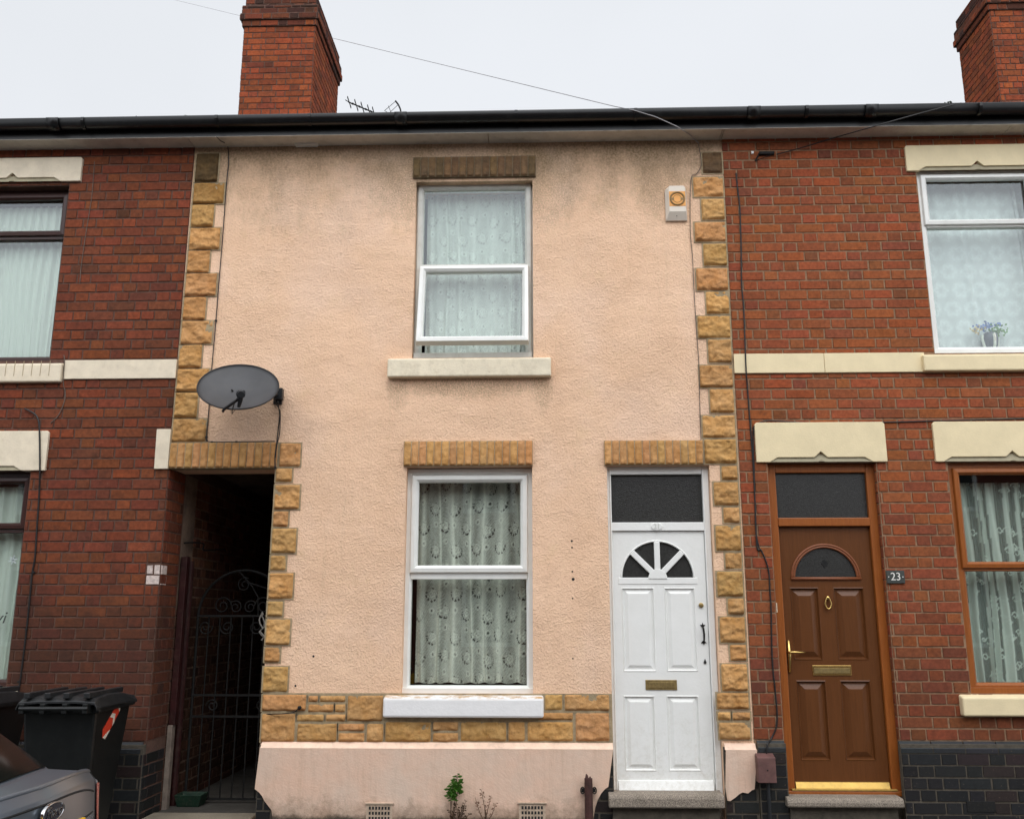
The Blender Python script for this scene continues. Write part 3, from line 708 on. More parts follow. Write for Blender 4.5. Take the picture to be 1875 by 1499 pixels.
# opened sash hinged at its head
hz = uz(866, 488, yf); L = hz-(z0+.065); ang = 0.0
hy = yf-.006
best = None
for k in range(0, 40):
    a = R_(k*.5); zb = hz-L*math.cos(a); yb = hy-L*math.sin(a)
    e = abs(zb-uz(860, 627.5, yb))
    if best is None or e < best[0]: best = (e, a)
ang = best[1]
def TS(p):
    dy, dz = p.y-hy, p.z-hz; c, s = math.cos(ang), math.sin(ang)
    return Vector((p.x, hy+dy*c+dz*s, hz+dz*c-dy*s))
mb = MB(); mb.T = TS
sx0, sx1 = ux(768.5, 489, hy), ux(968.5, 489, hy)
mb.ring(sx0, sx1, hz-L, hz, [(0, hy+.045), (0, hy+.012), (.006, hy-.022), (.034, hy-.026), (.052, hy-.010), (.056, hy), (.056, hy+.045)])
sash = mb.build('opening_sash', M['upvc'], win, bevel=.0015)
glass(sx0+.05, sx1-.05, hz-L+.05, hz-.05, hy+.012, win, TS)
curtain('net_curtain', 'dense aqua lace net behind the pink house upstairs window', x0+.06, x1-.045, z0+.074, z1-.03, yf+.15, M['lace_up'], 7, 'laceup', 3, .008)
sillbox(mid, ux(711.5, 670), ux(1009, 670), uz(860, 689, -.06), uz(860, 655, -.06), M['sillcream'])
# --- lower window
yf = .075
x0, x1 = ux(745, 900, yf), ux(975.5, 900, yf); z1 = uz(860, 858, yf); z0 = uz(850, 1268, yf)
mb = MB(); mb.ring(x0, x1, z0, z1, fprof(.052, yf, yf+.07))
zm = uz(860, 1053, yf); mb.box(x0+.045, x1-.045, yf+.001, yf+.069, zm-.028, zm+.03)
mb.box(x0-.004, x1+.004, yf-.03, yf+.02, z0-.01, z0+.036)
mb.box(LWx0-.01, x0, yf+.01, yf+.06, z0, z1); mb.box(x1, LWx1+.01, yf+.01, yf+.06, z0, z1)
win = mb.build('window', M['upvc'], mid, bevel=.002)
q0, q1 = ux(754.5, 870, yf), ux(966.3, 870, yf); c0, c1 = uz(860, 1048.5, yf-.02), uz(860, 869, yf-.02)
mb = MB(); mb.ring(q0, q1, c0, c1, [(0, yf+.03), (0, yf-.006), (.006, yf-.022), (.036, yf-.026), (.054, yf-.008), (.058, yf), (.058, yf+.03)])
mb.build('opening_sash', M['upvc'], win, bevel=.0015)
glass(q0+.05, q1-.05, c0+.05, c1-.05, yf+.01, win); glass(x0+.045, x1-.045, z0+.05, zm-.02, yf+.03, win)
curtain('net_curtain', 'aqua lace net with dark gaps behind the pink house downstairs window', x0+.068, x1-.035, z0+.06, z1-.04, yf+.16, M['lace'], 7, 'lace', 5, .007)
sillbox(mid, ux(701.5, 1290, -.06), ux(995.5, 1290, -.06), uz(850, 1313.5, -.06), uz(850, 1276, -.06), M['sillwhite'], yf=-.07, bev=.016)

# --- white door
yf = .05
fx0, fx1 = DWx0+.002, DWx1-.002
df = MB(); w = .055
zl = uz(1200, 956, yf); zr = uz(1200, 971.5, yf); ztop = DWz1
lx0, lx1 = ux(1118, 1000, yf+.03), ux(1288.5, 975, yf+.03)
zth = uz(1215, 1448, yf)
df.box(fx0, lx0, yf, yf+.09, zth-.05, ztop); df.box(lx1, fx1, yf, yf+.09, zth-.05, ztop); df.box(lx0, lx1, yf+.001, yf+.089, uz(1200, 868, yf), ztop-.002)
df.box(lx0, lx1, yf-.006, yf+.085, zr, zl)
df.box(lx0, lx0+.012, yf-.008, yf+.0, zth-.05, ztop-.02); df.box(lx1-.0, lx1+.012, yf-.008, yf, zth-.05, ztop-.02)
df.build('door_frame', M['doorwhite'], mid, bevel=.004)
mb = MB(); mb.box(lx0, lx1, yf+.035, yf+.042, zl, uz(1200, 866, yf)); mb.build('transom_light', M['obscure'], mid)
num = MB(); c = U(1202.5, 963.5, yf-.006); num.lathe([(.045, 0), (.045, -.004), (.037, -.006)], c, 'y', 28)
for k in range(len(num.v)): v = num.v[k]; num.v[k] = (v[0], v[1], c.z+(v[2]-c.z)*.68)
no = num.build('house_number', M['doorwhite'], mid); tag(no, 'oval white number plate reading 21')
textmesh('number_digits', '21', .052, M['upvc_old'], (c.x, c.y-.0075, c.z), no, 0, .0015)
# leaf with fan light
yl = yf+.012
dl = MB(); zlt = zr-.004
pc = U(1204.5, 1057, yl); rad = .268; zc = pc.z; xc = pc.x
seg = 28; arc = [(xc+rad*math.cos(math.pi*k/seg), zc+rad*math.sin(math.pi*k/seg)) for k in range(seg+1)]
# face around the arch
yd = yl
up = [(arc[k], arc[k+1]) for k in range(seg)]
for (a, b) in up: dl.quad((a[0], yd, a[1]), (a[0], yd, zlt), (b[0], yd, zlt), (b[0], yd, b[1])); dl.quad((a[0], yd, a[1]), (b[0], yd, b[1]), (b[0], yd+.025, b[1]), (a[0], yd+.025, a[1]))
dl.quad((lx0+.003, yd, zc), (arc[-1][0], yd, zc), (arc[-1][0], yd, zlt), (lx0+.003, yd, zlt)); dl.quad((arc[0][0], yd, zc), (lx1-.003, yd, zc), (lx1-.003, yd, zlt), (arc[0][0], yd, zlt))
dl.quad((arc[-1][0], yd, zc), (arc[0][0], yd, zc), (arc[0][0], yd+.025, zc), (arc[-1][0], yd+.025, zc))
pans = []
def panrect(px0, px1, py0, py1, y): return (ux(px0, (py0+py1)/2, y), ux(px1, (py0+py1)/2, y), uz(px0, py1, y), uz(px0, py0, y))
pans = [panrect(1139.5, 1200, 1075, 1229.5, yl), panrect(1218.5, 1275.5, 1075, 1229, yl), panrect(1143, 1201, 1272.5, 1411, yl), panrect(1222.5, 1282, 1272.5, 1411, yl)]
wall_holes = [(p[0], p[1], p[2], p[3]) for p in pans]
xs = sorted({lx0+.003, lx1-.003} | {h[k] for h in wall_holes for k in (0, 1)}); zs = sorted({zth, zc} | {h[k] for h in wall_holes for k in (2, 3)})
for i in range(len(xs)-1):
    for j in range(len(zs)-1):
        a, b, c_, d = xs[i], xs[i+1], zs[j], zs[j+1]; mx_, mz = (a+b)/2, (c_+d)/2
        if not any(h[0] < mx_ < h[1] and h[2] < mz < h[3] for h in wall_holes): dl.quad((a, yd, c_), (b, yd, c_), (b, yd, d), (a, yd, d))
def panel(mb, p, yd, dep=.012, fld=.035):
    a, b, c, d = p; r = [(0, yd), (.006, yd-.004), (.014, yd+dep), (.024, yd+dep), (.024+fld*.6, yd+.001), (.026+fld*.6, yd)]
    mb.ring(a, b, c, d, r); i = r[-1][0]; mb.quad((a+i, yd, c+i), (b-i, yd, c+i), (b-i, yd, d-i), (a+i, yd, d-i))
for p in pans: panel(dl, p, yd, .011)
dl.box(lx0+.003, lx1-.003, yd+.026, yd+.044, zth, zlt)
door = dl.build('front_door', M['doorwhite'], mid)
tag(door, 'white panelled door with half-round fan light')
mb = MB(); 
mb.prism([(xc-rad+.002, zc)]+[(xc+(rad-.002)*math.cos(t), zc+(rad-.002)*math.sin(t)) for t in [math.pi*k/24 for k in range(0, 25)]], yd+.018, yd+.022); mb.build('fan_light_glass', M['obscure'], door, fixn=True)
mb = MB()
for t in (45, 90, 135):
    a = R_(t); d = Vector((math.cos(a), 0, math.sin(a))); n = Vector((-d.z, 0, d.x))*.0215
    p0 = Vector((xc, 0, zc))+d*.02; p1 = Vector((xc, 0, zc))+d*(rad-.0)
    mb.prism([((p0-n).x, (p0-n).z), ((p1-n).x, (p1-n).z), ((p1+n).x, (p1+n).z), ((p0+n).x, (p0+n).z)], yd-.008, yd+.018)
mb.prism([(xc+.072*math.cos(math.pi*k/12), zc-.01+.075*math.sin(math.pi*k/12)) for k in range(13)], yd-.0095, yd+.017)
mb.box(xc-rad-.03, xc+rad+.03, yd-.004, yd+.01, zc-.05, zc)
pts = []
for k in range(29):
    a = math.pi*k/28; pts.append((xc+(rad+.006)*math.cos(a), yd+.001, zc+(rad+.006)*math.sin(a)))
mb.tube(pts, .008, 6)
mb.build('fan_light_bars', M['doorwhite'], door, bevel=.004, fixn=True)
mb = MB(); z1b, z0b = uz(1215, 1430.5, yl-.03), uz(1215, 1447, yl-.03); mb.extr([(yl-.035, z0b), (yl, z0b), (yl, z1b+.008), (yl-.012, z1b+.004)], 'x', lx0+.015, lx1-.015); mb.build('weather_bar', M['doorwhite'], door, bevel=.002)
def plate(px0, px1, py0, py1, y, mat, name, parent, flap=True):
    a, b, c, d = panrect(px0, px1, py0, py1, y); mb = MB(); mb.box(a, b, y-.006, y+.001, c, d); o = mb.build(name, mat, parent, bevel=.002)
    if flap:
        m2 = MB(); m2.box(a+.02, b-.02, y-.009, y-.005, c+.014, d-.014); m2.build('flap', mat, o, bevel=.0015)
    return o
plate(1182, 1239.5, 1244, 1262.5, yl, M['brass_d'], 'letterbox', door)
c = U(1283.5, 1107.5, yl); mb = MB(); mb.lathe([(.018, 0), (.018, -.01), (.01, -.014)], c, 'y', 20); mb.build('door_lock', M['brass_d'], door)
mb = MB(); a = U(1286.5, 1146, yl); b = U(1288.5, 1174, yl)
mb.tube([(a.x, yl-.004, a.z), (a.x, yl-.026, a.z-.012), ((a.x+b.x)/2+.002, yl-.034, (a.z+b.z)/2), (b.x, yl-.026, b.z+.012), (b.x, yl-.004, b.z)], [.006, .007, .008, .007, .006], 8)
for q, s in ((a, 1), (b, -1)):
    mb.prism([(q.x-.007, q.z-s*.006), (q.x+.007, q.z-s*.006), (q.x+.02, q.z+s*.012), (q.x+.006, q.z+s*.010), (q.x, q.z+s*.026), (q.x-.006, q.z+s*.010), (q.x-.02, q.z+s*.012)], yl-.006, yl+.001)
mb.build('door_handle', M['iron'], door, fixn=True)
c = U(1291, 1211, yl); mb = MB(); mb.prism([(c.x-.011, c.z-.005), (c.x-.006, c.z-.014), (c.x+.006, c.z-.014), (c.x+.011, c.z-.005), (c.x+.006, c.z+.006), (c.x, c.z+.022), (c.x-.006, c.z+.006)], yl-.006, yl+.001); mb.build('keyhole_cover', M['iron'], door)
# doorstep
def doorstep(house, px0, px1, pyt, pyb, yb):
    ys_ = -.12; x0, x1 = ux(px0, pyb, ys_), ux(px1, pyb, ys_); zt = uz((px0+px1)/2, pyt, ys_); zb = uz((px0+px1)/2, pyb, ys_)
    pr = [(yb, zb), (yb, zt+.004), (ys_+.03, zt), (ys_+.01, zt-.008), (ys_, zt-.03), (ys_, zb+.012), (ys_+.006, zb)]
    mb = MB(); mb.extr(list(reversed(pr)), 'x', x0, x1); s = mb.build('doorstep', M['step'], house, fixn=True, bevel=.008)
    m2 = MB(); m2.box(x0+.03, x1-.03, ys_+.06, yb, -.1, zb); m2.build('riser', M['mort_b'], s)
doorstep(mid, 1115.5, 1328, 1454, 1480, .09)
mb = MB(); mb.box(DWx0, DWx1, .09, .34, -.1, zth-.002); mb.build('threshold', M['step'], mid)

# ================================================================== LEFT HOUSE
lh = empty('terraced_house', (-5, 0, 0), 'dark red brick house left of the passage with brown window frames', 'house')
lc = [-3.949, -4.0]
Luw = (-3.949-.97, -3.949, uz(50, 661), uz(60, 341)); Llw = (-4.0-.97, -4.0, uz(5, 1262), uz(30, 862))
lho = [Luw, Llw]
holes_l = lho+[(-7.25, -6.35, -.2, ZL0)]
mb = MB(); wall_face(mb, XH0, XL-.0005, -.2, ZT, 0, holes_l, .33)
mb.box(XL-.22, XL, .331, DEP, -.2, ZT); mb.box(XH0, XH0+.2, .331, DEP, -.2, ZT); mb.box(XH0, XL-.22, DEP, DEP+.2, -.2, ZT); mb.build('wall_mortar', M['mort_l'], lh)
mb = MB(); room(mb, XH0+.22, XL-.25, .0, 2.85); room(mb, XH0+.22, XL-.25, 2.95, ZT-.1); mb.build('room_lining', M['dark'], lh)
# brick skin
ZSC0, ZSC1 = EZ+1.862, EZ+2.018
zpl = uz(280, 1357)
lbx = MB(); bh = holes_l+[(XH0-1, XL+1, ZSC0, ZSC1)]
white = (XL-.11, XL+.01, uz(285, 1071), uz(285, 1033))
lay(lbx, XH0, XL, zpl, ZS+.05, bh+[white], col_left, front(0), zref=zpl)
lbx.build('wall', M['brick_l'], lh)
mb = MB(); lay(mb, 0, .34, zpl, ZL0, [], col_left, side(XL, 1), zref=zpl, ls=.22)
lay(mb, .34, 3.8, .0, ZL0, [(.34, .62, 1.5, 3)], lambda a, b, c: jit(lerp3((.12, .06, .04), (.26, .12, .075), random.random()), .3), side(XL, 1), zref=zpl)
mb.build('passage_brickwork', M['brick_l'], lh)
mb = MB(); mb.quad((XL+.0015, .36, 0), (XL+.0015, 7, 0), (XL+.0015, 7, ZL0), (XL+.0015, .36, ZL0)); mb.build('passage_face', M['alleywall'], lh)
mb = MB(); mb.quad((XL+.0012, .0, -.1), (XL+.0012, .359, -.1), (XL+.0012, .359, ZL0), (XL+.0012, .0, ZL0)); mb.build('reveal_mortar', M['mort_l'], lh)
mb = MB(); lay(mb, white[0], XL, white[2], white[3], [], lambda a, b, c: jit((.5, .38, .34), .1), front(0), zref=white[2], course=(white[3]-white[2])/2)
lay(mb, 0, .11, white[2], white[3], [], lambda a, b, c: jit((.42, .36, .3), .2), side(XL+.001, 1), zref=white[2], course=(white[3]-white[2])/2)
o = mb.build('painted_bricks', pm('patchy_white_paint', (.6, .5, .45), .8, .25, 30, .5, .003, 80, dirtcol=(.25, .1, .07)), lh)
# blue brick plinth
def blueplinth(house, x0, x1, z1, name='brick_plinth', both=None):
    mb = MB(); lay(mb, x0, x1, -.1, z1-.081, [], col_blue, front(-.045), depth=.005, joint=.008, zref=z1-.081)
    u = x0
    while u < x1:
        w = min(.228, x1-u)
        if w > .03: mb.extr([(-.05, z1-.079), (.0, z1-.079), (.0, z1-.004), (-.008, z1-.004), (-.05, z1-.05)], 'x', u+.004, u+w-.004, jit((.024, .027, .031), .25))
        u += w
    if both: lay(mb, -.045, .34, -.1, z1-.081, [], col_blue, side(both[0], both[1]), depth=.005, zref=z1-.081); 
    mb.build(name, M['brick_b'], house)
    mb = MB(); mb.box(x0, x1, -.045, -.0, -.12, z1-.02)
    mb.build('plinth_mortar', M['mort_b'], house)
blueplinth(lh, XH0, -7.26, zpl); blueplinth(lh, -6.34, XL, zpl, both=(XL+.001, 1))
# string course & lintels & sills
xs0 = ux(118, 680)
mb = MB(); mb.box(xs0, XL+.0, -.02, .02, ZSC0, ZSC1); mb.build('string_course', M['cream2'], lh, bevel=.004); mb = MB(); mb.box(XH0, Luw[0]-.12, -.02, .02, ZSC0, ZSC1); mb.build('string_course', M['cream2'], lh, bevel=.004)
sl_ = sillbox(lh, Luw[0]-.12, xs0-.004, uz(50, 699, -.05), uz(50, 665, -.05), M['cream2'], yf=-.05)
for k in range(16):
    mb = MB(); x = xs0-.1-k*.071; mb.box(x, x+.005, -.0512, -.049, ZSC0+.02, ZSC1-.012); mb.build('joint_mark', M['joint'], sl_)
sillbox(lh, Llw[0]-.1, Llw[1]+.1, Llw[2]-.17, Llw[2]-.01, M['cream2'])
ornament_lintel(lh, Luw[0]-.12, ux(152, 310), uz(100, 334.5), uz(100, 291), Luw[0]+.485, M['cream2'])
ornament_lintel(lh, Llw[0]-.12, ux(89, 825), uz(60, 862), uz(60, 789.6), Llw[0]+.485, M['cream2'])
mb = MB(); mb.prism([(ux(284, 858), uz(300, 859)), (XL, uz(300, 859)), (XL, uz(300, 786.3)), (ux(289, 786), uz(300, 786.3))], -.024, .02); mb.build('lintel_end', M['cream2'], lh, bevel=.004)
def plainwin(house, op, yf, mat, split, w=.06, sashmat=None, cill=.0, name='window', top_sash=True, rail=.07):
    x0, x1, z0, z1 = op; mb = MB(); mb.ring(x0-.001, x1+.001, z0, z1, fprof(w, yf, yf+.07))
    zm = z0+(z1-z0)*split; mb.box(x0+w-.01, x1-w+.01, yf+.001, yf+.069, zm-rail/2, zm+rail/2)
    if cill: mb.box(x0, x1, yf-.03, yf+.01, z0-.005, z0+cill)
    win = mb.build(name, mat, house, bevel=.002)
    if top_sash:
        m2 = MB(); m2.ring(x0+w*.55, x1-w*.55, zm-.012, z1-w*.55, [(0, yf+.02), (0, yf-.008), (.006, yf-.02), (.034, yf-.024), (.05, yf-.006), (.052, yf+.02)]); m2.build('opening_sash', sashmat or mat, win, bevel=.0015)
    glass(x0+w-.01, x1-w+.01, zm+rail/2-.005, z1-w+.01, yf+.03, win); glass(x0+w-.01, x1-w+.01, z0+w-.01, zm-rail/2+.005, yf+.031, win)
    return win
w1 = plainwin(lh, Luw, .09, M['darkframe'], .735, .065, rail=.075)
curtain('net_curtain', 'plain pale vertical voile behind the upstairs brown window at left', Luw[0]+.03, Luw[1]-.01, Luw[2]+.05, Luw[3]-.1, .2, M['drape'], 14, 'plain', 8, .012)
w2 = plainwin(lh, Llw, .09, M['darkframe'], .735, .065, rail=.075)
curtain('net_curtain', 'plain pale vertical voile behind the downstairs brown window at left', Llw[0]+.03, Llw[1]-.01, Llw[2]+.05, Llw[3]-.1, .2, M['drape'], 14, 'plain', 9, .012)
# frosted snowflake and dark lettering on the lower pane
c = U(24, 1025, .118); mb = MB()
for k in range(3):
    a = math.pi*k/3+.3; d = Vector((math.cos(a), 0, math.sin(a)))*.035; n = Vector((-d.z, 0, d.x))*.13
    p = c; mb.prism([((p-d-n).x, (p-d-n).z), ((p+d-n).x, (p+d-n).z), ((p+d+n).x, (p+d+n).z), ((p-d+n).x, (p-d+n).z)], .116, .118)
mb.build('snowflake_sticker', M['frost'], w2, fixn=True)
c = U(3, 1131, .117); textmesh('window_lettering', 'wi', .13, M['slate'], (c.x-.03, .1165, c.z), w2, .25, .0006)
# side door of the left house, out of frame
mb = MB(); mb.box(-7.25, -6.35, .08, .13, 0, 2.05); mb.box(-7.25, -6.35, .07, .14, 2.05, ZL0); mb.build('front_door', M['darkframe'], lh, bevel=.004)
mb = MB(); mb.box(-7.34, -6.26, -.03, .02, ZL0, ZL0+.3); mb.build('door_lintel', M['cream2'], lh, bevel=.005)

# ================================================================== RIGHT HOUSE
rh = empty('terraced_house', (3.4, 0, 0), 'orange red brick house at right with brown front door and cream lintels', 'house')
X0R = XR+.0
Ruw = (ux(1680, 340), ux(1680, 340)+.965, uz(1780, 646), uz(1780, 310)); Rlw = (ux(1736, 860), ux(1736, 860)+1.12, uz(1830, 1269), uz(1830, 846))
Rdr = (ux(1405.5, 860), ux(1605, 860), -.2, uz(1500, 846.5))
hr = [Ruw, Rlw, Rdr]
mb = MB(); wall_face(mb, X0R+.0005, XH1, -.2, ZT, 0, hr, .33)
mb.box(X0R, X0R+.1, .331, DEP, -.2, ZT); mb.box(XH1-.2, XH1, .331, DEP, -.2, ZT); mb.box(X0R, XH1-.2, DEP, DEP+.2, -.2, ZT)
mb.build('wall_mortar', M['mort_r'], rh)
mb = MB(); room(mb, X0R+.12, XH1-.22, .0, 2.85); room(mb, X0R+.12, XH1-.22, 2.95, ZT-.1); mb.build('room_lining', M['dark'], rh)
ZR0, ZR1 = EZ+1.866, EZ+2.024
zpr = uz(1700, 1355)
mb = MB(); lay(mb, X0R, XH1, zpr, ZS+.05, hr+[(X0R, XH1, ZR0, ZR1)], col_right, front(0), zref=zpr, course=.0812)
lay(mb, 0, .1, zpr, Rdr[3], [], col_right, side(Rdr[1], -1), zref=zpr, ls=.2); lay(mb, 0, .06, zpr, Rdr[3], [], col_right, side(Rdr[0], 1), zref=zpr, ls=.2)
mb.build('wall', M['brick_r'], rh)
blueplinth(rh, X0R+.016, Rdr[0], zpr); blueplinth(rh, ux(1647, 1400), XH1, zpr)
xs1 = ux(1692, 665)
mb = MB(); mb.box(X0R+.002, ux(1508, 665), -.02, .02, ZR0, ZR1); mb.build('string_course', M['cream'], rh, bevel=.004); mb = MB(); mb.box(ux(1508.6, 665), xs1, -.0195, .02, ZR0, ZR1); mb.build('string_course', M['cream'], rh, bevel=.004); mb = MB(); mb.box(Ruw[1]+.12, XH1, -.02, .02, ZR0, ZR1); mb.build('string_course', M['cream'], rh, bevel=.004)
sillbox(rh, ux(1691, 660, -.055), Ruw[1]+.12, uz(1780, 678.5, -.055), uz(1780, 648, -.055), M['cream'], yf=-.06)
sillbox(rh, ux(1763, 1290, -.06), Rlw[1]+.1, uz(1820, 1311, -.06), uz(1820, 1275, -.06), M['cream'], yf=-.065)
ornament_lintel(rh, ux(1656, 290), ux(1656, 290)+1.2, uz(1780, 314), uz(1780, 267.5), ux(1788, 310), M['cream'], .48)
ornament_lintel(rh, ux(1382, 810), ux(1620, 810), uz(1500, 846.5), uz(1500, 774), ux(1502, 840), M['cream'], .39)
ornament_lintel(rh, ux(1708, 810), ux(1708, 810)+1.28, uz(1800, 845.5), uz(1800, 772.5), ux(1852, 840), M['cream'], .52)
w = plainwin(rh, Ruw, .03, M['upvc'], .70, .06, cill=.03, rail=.05)
curtain('net_curtain', 'pale grey lace net behind the white upstairs window at right', Ruw[0]+.03, Ruw[1]-.03, Ruw[2]+.03, Ruw[3]-.03, .2, M['lace_pale'], 4, 'rosette', 12, .003)
w = plainwin(rh, Rlw, .035, M['oak'], .535, .072, cill=.04, rail=.06)
curtain('net_curtain', 'scroll lace net with pale folds behind the brown downstairs window at right', Rlw[0]+.04, Rlw[1]-.04, Rlw[2]+.05, Rlw[3]-.13, .2, M['lace_r'], 13, 'scroll', 14, .02)
# brown door
yf = .05
dx0, dx1 = Rdr[0]+.002, ux(1601, 860, yf)
df = MB(); ztop = Rdr[3]-.002; fw = .068
lx0, lx1 = dx0+fw, dx1-fw; zr0, zr1 = uz(1502, 963, yf), uz(1502, 947.5, yf); zth = uz(1545, 1456, yf)
df.box(dx0, lx0, yf, yf+.08, zth, ztop); df.box(lx1, dx1, yf, yf+.08, zth, ztop); df.box(lx0, lx1, yf+.001, yf+.079, uz(1502, 865, yf), ztop-.001); df.box(lx0-.001, lx1+.001, yf-.006, yf+.078, zr0, zr1)
df.box(dx0, dx1, yf-.03, yf+.08, zth-.0, zth+.035)
df.build('door_frame', M['oak'], rh, bevel=.006)
mb = MB(); mb.box(lx0, lx1, yf+.03, yf+.037, zr1, uz(1502, 864, yf)); mb.build('transom_light', M['obscure'], rh)
yl = yf+.03; zlb = zth+.045
dl = MB(); pc = U(1512, 1057, yl); xc, zc = pc.x, pc.z; rad = .235
zlt = zr0-.002
arc = [(xc+rad*math.cos(math.pi*k/seg), zc+rad*math.sin(math.pi*k/seg)) for k in range(seg+1)]
for k in range(seg):
    a, b = arc[k], arc[k+1]; dl.quad((a[0], yl, a[1]), (a[0], yl, zlt), (b[0], yl, zlt), (b[0], yl, b[1]))
dl.quad((lx0+.003, yl, zc), (arc[-1][0], yl, zc), (arc[-1][0], yl, zlt), (lx0+.003, yl, zlt)); dl.quad((arc[0][0], yl, zc), (lx1-.003, yl, zc), (lx1-.003, yl, zlt), (arc[0][0], yl, zlt))
pans = [panrect(1449.8, 1503, 1075, 1208, yl), panrect(1530, 1586, 1075, 1208, yl), panrect(1462, 1517, 1245, 1392, yl), panrect(1543, 1599, 1245, 1392, yl)]
xs = sorted({lx0+.003, lx1-.003} | {h[k] for h in pans for k in (0, 1)}); zs = sorted({zlb, zc} | {h[k] for h in pans for k in (2, 3)})
for i in range(len(xs)-1):
    for j in range(len(zs)-1):
        a, b, c_, d = xs[i], xs[i+1], zs[j], zs[j+1]; mx_, mz = (a+b)/2, (c_+d)/2
        if not any(h[0] < mx_ < h[1] and h[2] < mz < h[3] for h in pans): dl.quad((a, yl, c_), (b, yl, c_), (b, yl, d), (a, yl, d))
for p in pans: panel(dl, p, yl, .017, .06)
dl.box(lx0+.003, lx1-.003, yl+.024, yl+.04, zlb, zlt)
door = dl.build('front_door', M['brown'], rh); tag(door, 'brown panelled door with half-round light and brass fittings')
mb = MB(); mb.prism([(xc-rad-.001, zc)]+[(xc+(rad+.001)*math.cos(t), zc+(rad+.001)*math.sin(t)) for t in [math.pi*k/24 for k in range(25)]], yl+.006, yl+.01); mb.build('fan_light_glass', M['obscure'], door, fixn=True)
mb = MB()
for rr, r2 in ((rad+.018, .010), (rad+.002, .009)):
    mb.tube([(xc+rr*math.cos(math.pi*k/32), yl-.002, zc-.008+rr*math.sin(math.pi*k/32)) for k in range(33)], r2, 8)
mb.tube([(xc-rad-.026, yl-.002, zc-.008), (xc+rad+.026, yl-.002, zc-.008)], .013, 8)
mb.build('fan_light_moulding', M['brownlite'], door, smooth=True)
mb = MB(); c = (xc, yl+.004, zc+.105); mb.prism([(c[0]-.025, c[2]), (c[0], c[2]-.035), (c[0]+.025, c[2]), (c[0], c[2]+.035)], yl+.003, yl+.006)
mb.build('lead_diamond', M['iron'], door)
# fittings
c = U(1514.5, 1094, yl); mb = MB(); mb.lathe([(.013, 0), (.013, -.02), (.009, -.026)], c, 'y', 16)
mb.tube([(c.x+.018*math.sin(2*math.pi*k/20)*(1.0 if k < 5 or k > 15 else 1.25), yl-.018, c.z-.04+.042*math.cos(2*math.pi*k/20)) for k in range(21)], .0055, 8); mb.build('knocker', M['brass'], door, smooth=True)
o = plate(1487.5, 1558.5, 1217.5, 1236, yl, M['brass'], 'letterbox', door, False)
a, b, c_, d = panrect(1490, 1556, 1222, 1232, yl); m2 = MB(); m2.box(a, b, yl-.0085, yl-.004, c_, d); m2.build('flap', M['brass_d'], o, bevel=.001)
mb = MB(); p0, p1 = U(1443.5, 1172, yl-.01), U(1446, 1230, yl-.01)
mb.tube([p0, (p0+p1)/2+Vector((.003, -.004, 0)), p1], [.009, .013, .009], 10)
h0 = U(1445, 1194, yl-.03); h1 = U(1474, 1194, yl-.05); mb.tube([(h0.x, yl, h0.z), (h0.x, yl-.045, h0.z), (h0.x+.03, yl-.052, h0.z+.003), (h1.x, yl-.05, h0.z+.001)], [.009, .009, .0075, .006], 8); mb.build('door_handle', M['brass'], door, smooth=True)
mb = MB(); z0b, z1b = uz(1540, 1443, yl-.02), uz(1540, 1432, yl-.02); mb.extr([(yl-.03, z0b), (yl, z0b), (yl, z1b+.004), (yl-.012, z1b)], 'x', lx0+.01, lx1-.01); mb.build('weather_bar', M['gold'], door, bevel=.002)
mb = MB(); zg = zth+.036; mb.box(lx0-.03, lx1+.03, yf-.032, yl-.002, zg, zg+.012); mb.build('threshold_strip', M['gold'], rh, bevel=.002)
c = U(1421.5, 1112, -.002+yf); mb = MB(); mb.box(c.x-.008, c.x+.006, yf-.008, yf, c.z-.035, c.z+.035); mb.build('door_bell', M['sillcream'], rh, bevel=.002)
doorstep(rh, 1443, 1657.5, 1461, 1479, .06)
mb = MB(); mb.box(Rdr[0], Rdr[1], .0605, .34, -.1, zth-.001); mb.build('threshold', M['mort_b'], rh)
a, b, c_, d = panrect(1770, 1822, 1466, 1480, -.05); mb = MB(); mb.box(a, b, -.056, -.044, c_-.02, d); mb.build('air_brick', M['iron'], rh, bevel=.002)

# ================================================================== ROOFS, chimneys, eaves
RP = R_(27)
def roof(house, x0, x1):
    mb = MB(); n = 16; z0 = ZS+.105; sl = (DEP/2+.22)/n
    for i in range(n):
        ya, yb = -.25+i*sl, -.25+(i+1)*sl+.05; za, zb = z0+(ya+.25)*math.tan(RP), z0+(yb+.25)*math.tan(RP)
        k = int((x1-x0)/.2)
        for j in range(k):
            a = x0+j*(x1-x0)/k; b = x0+(j+1)*(x1-x0)/k-.004; dz = random.uniform(0, .006)
            mb._a([(a, ya, za+dz), (b, ya, za+dz), (b, yb, zb-.012+dz), (a, yb, zb-.012+dz), (a, ya, za+.014+dz), (b, ya, za+.014+dz), (b, yb, zb+.002+dz), (a, yb, zb+.002+dz)], [(0, 1, 5, 4), (4, 5, 6, 7), (1, 2, 6, 5), (0, 4, 7, 3), (0, 3, 2, 1)])
    yr = DEP/2; zr = z0+(yr+.25)*math.tan(RP)
    mb.quad((x0, yr, zr), (x1, yr, zr), (x1, DEP+.4, z0-.1), (x0, DEP+.4, z0-.1))
    mb.tube([(x0, yr, zr), (x1, yr, zr)], .09, 10)
    return mb.build('roof', M['tile'], house)
XM = -2.903
r1 = roof(lh, XH0, XM); r2 = roof(mid, XM+.001, XR); r3 = roof(rh, XR+.001, XH1)
mb_ = lambda x0, x1, house: None
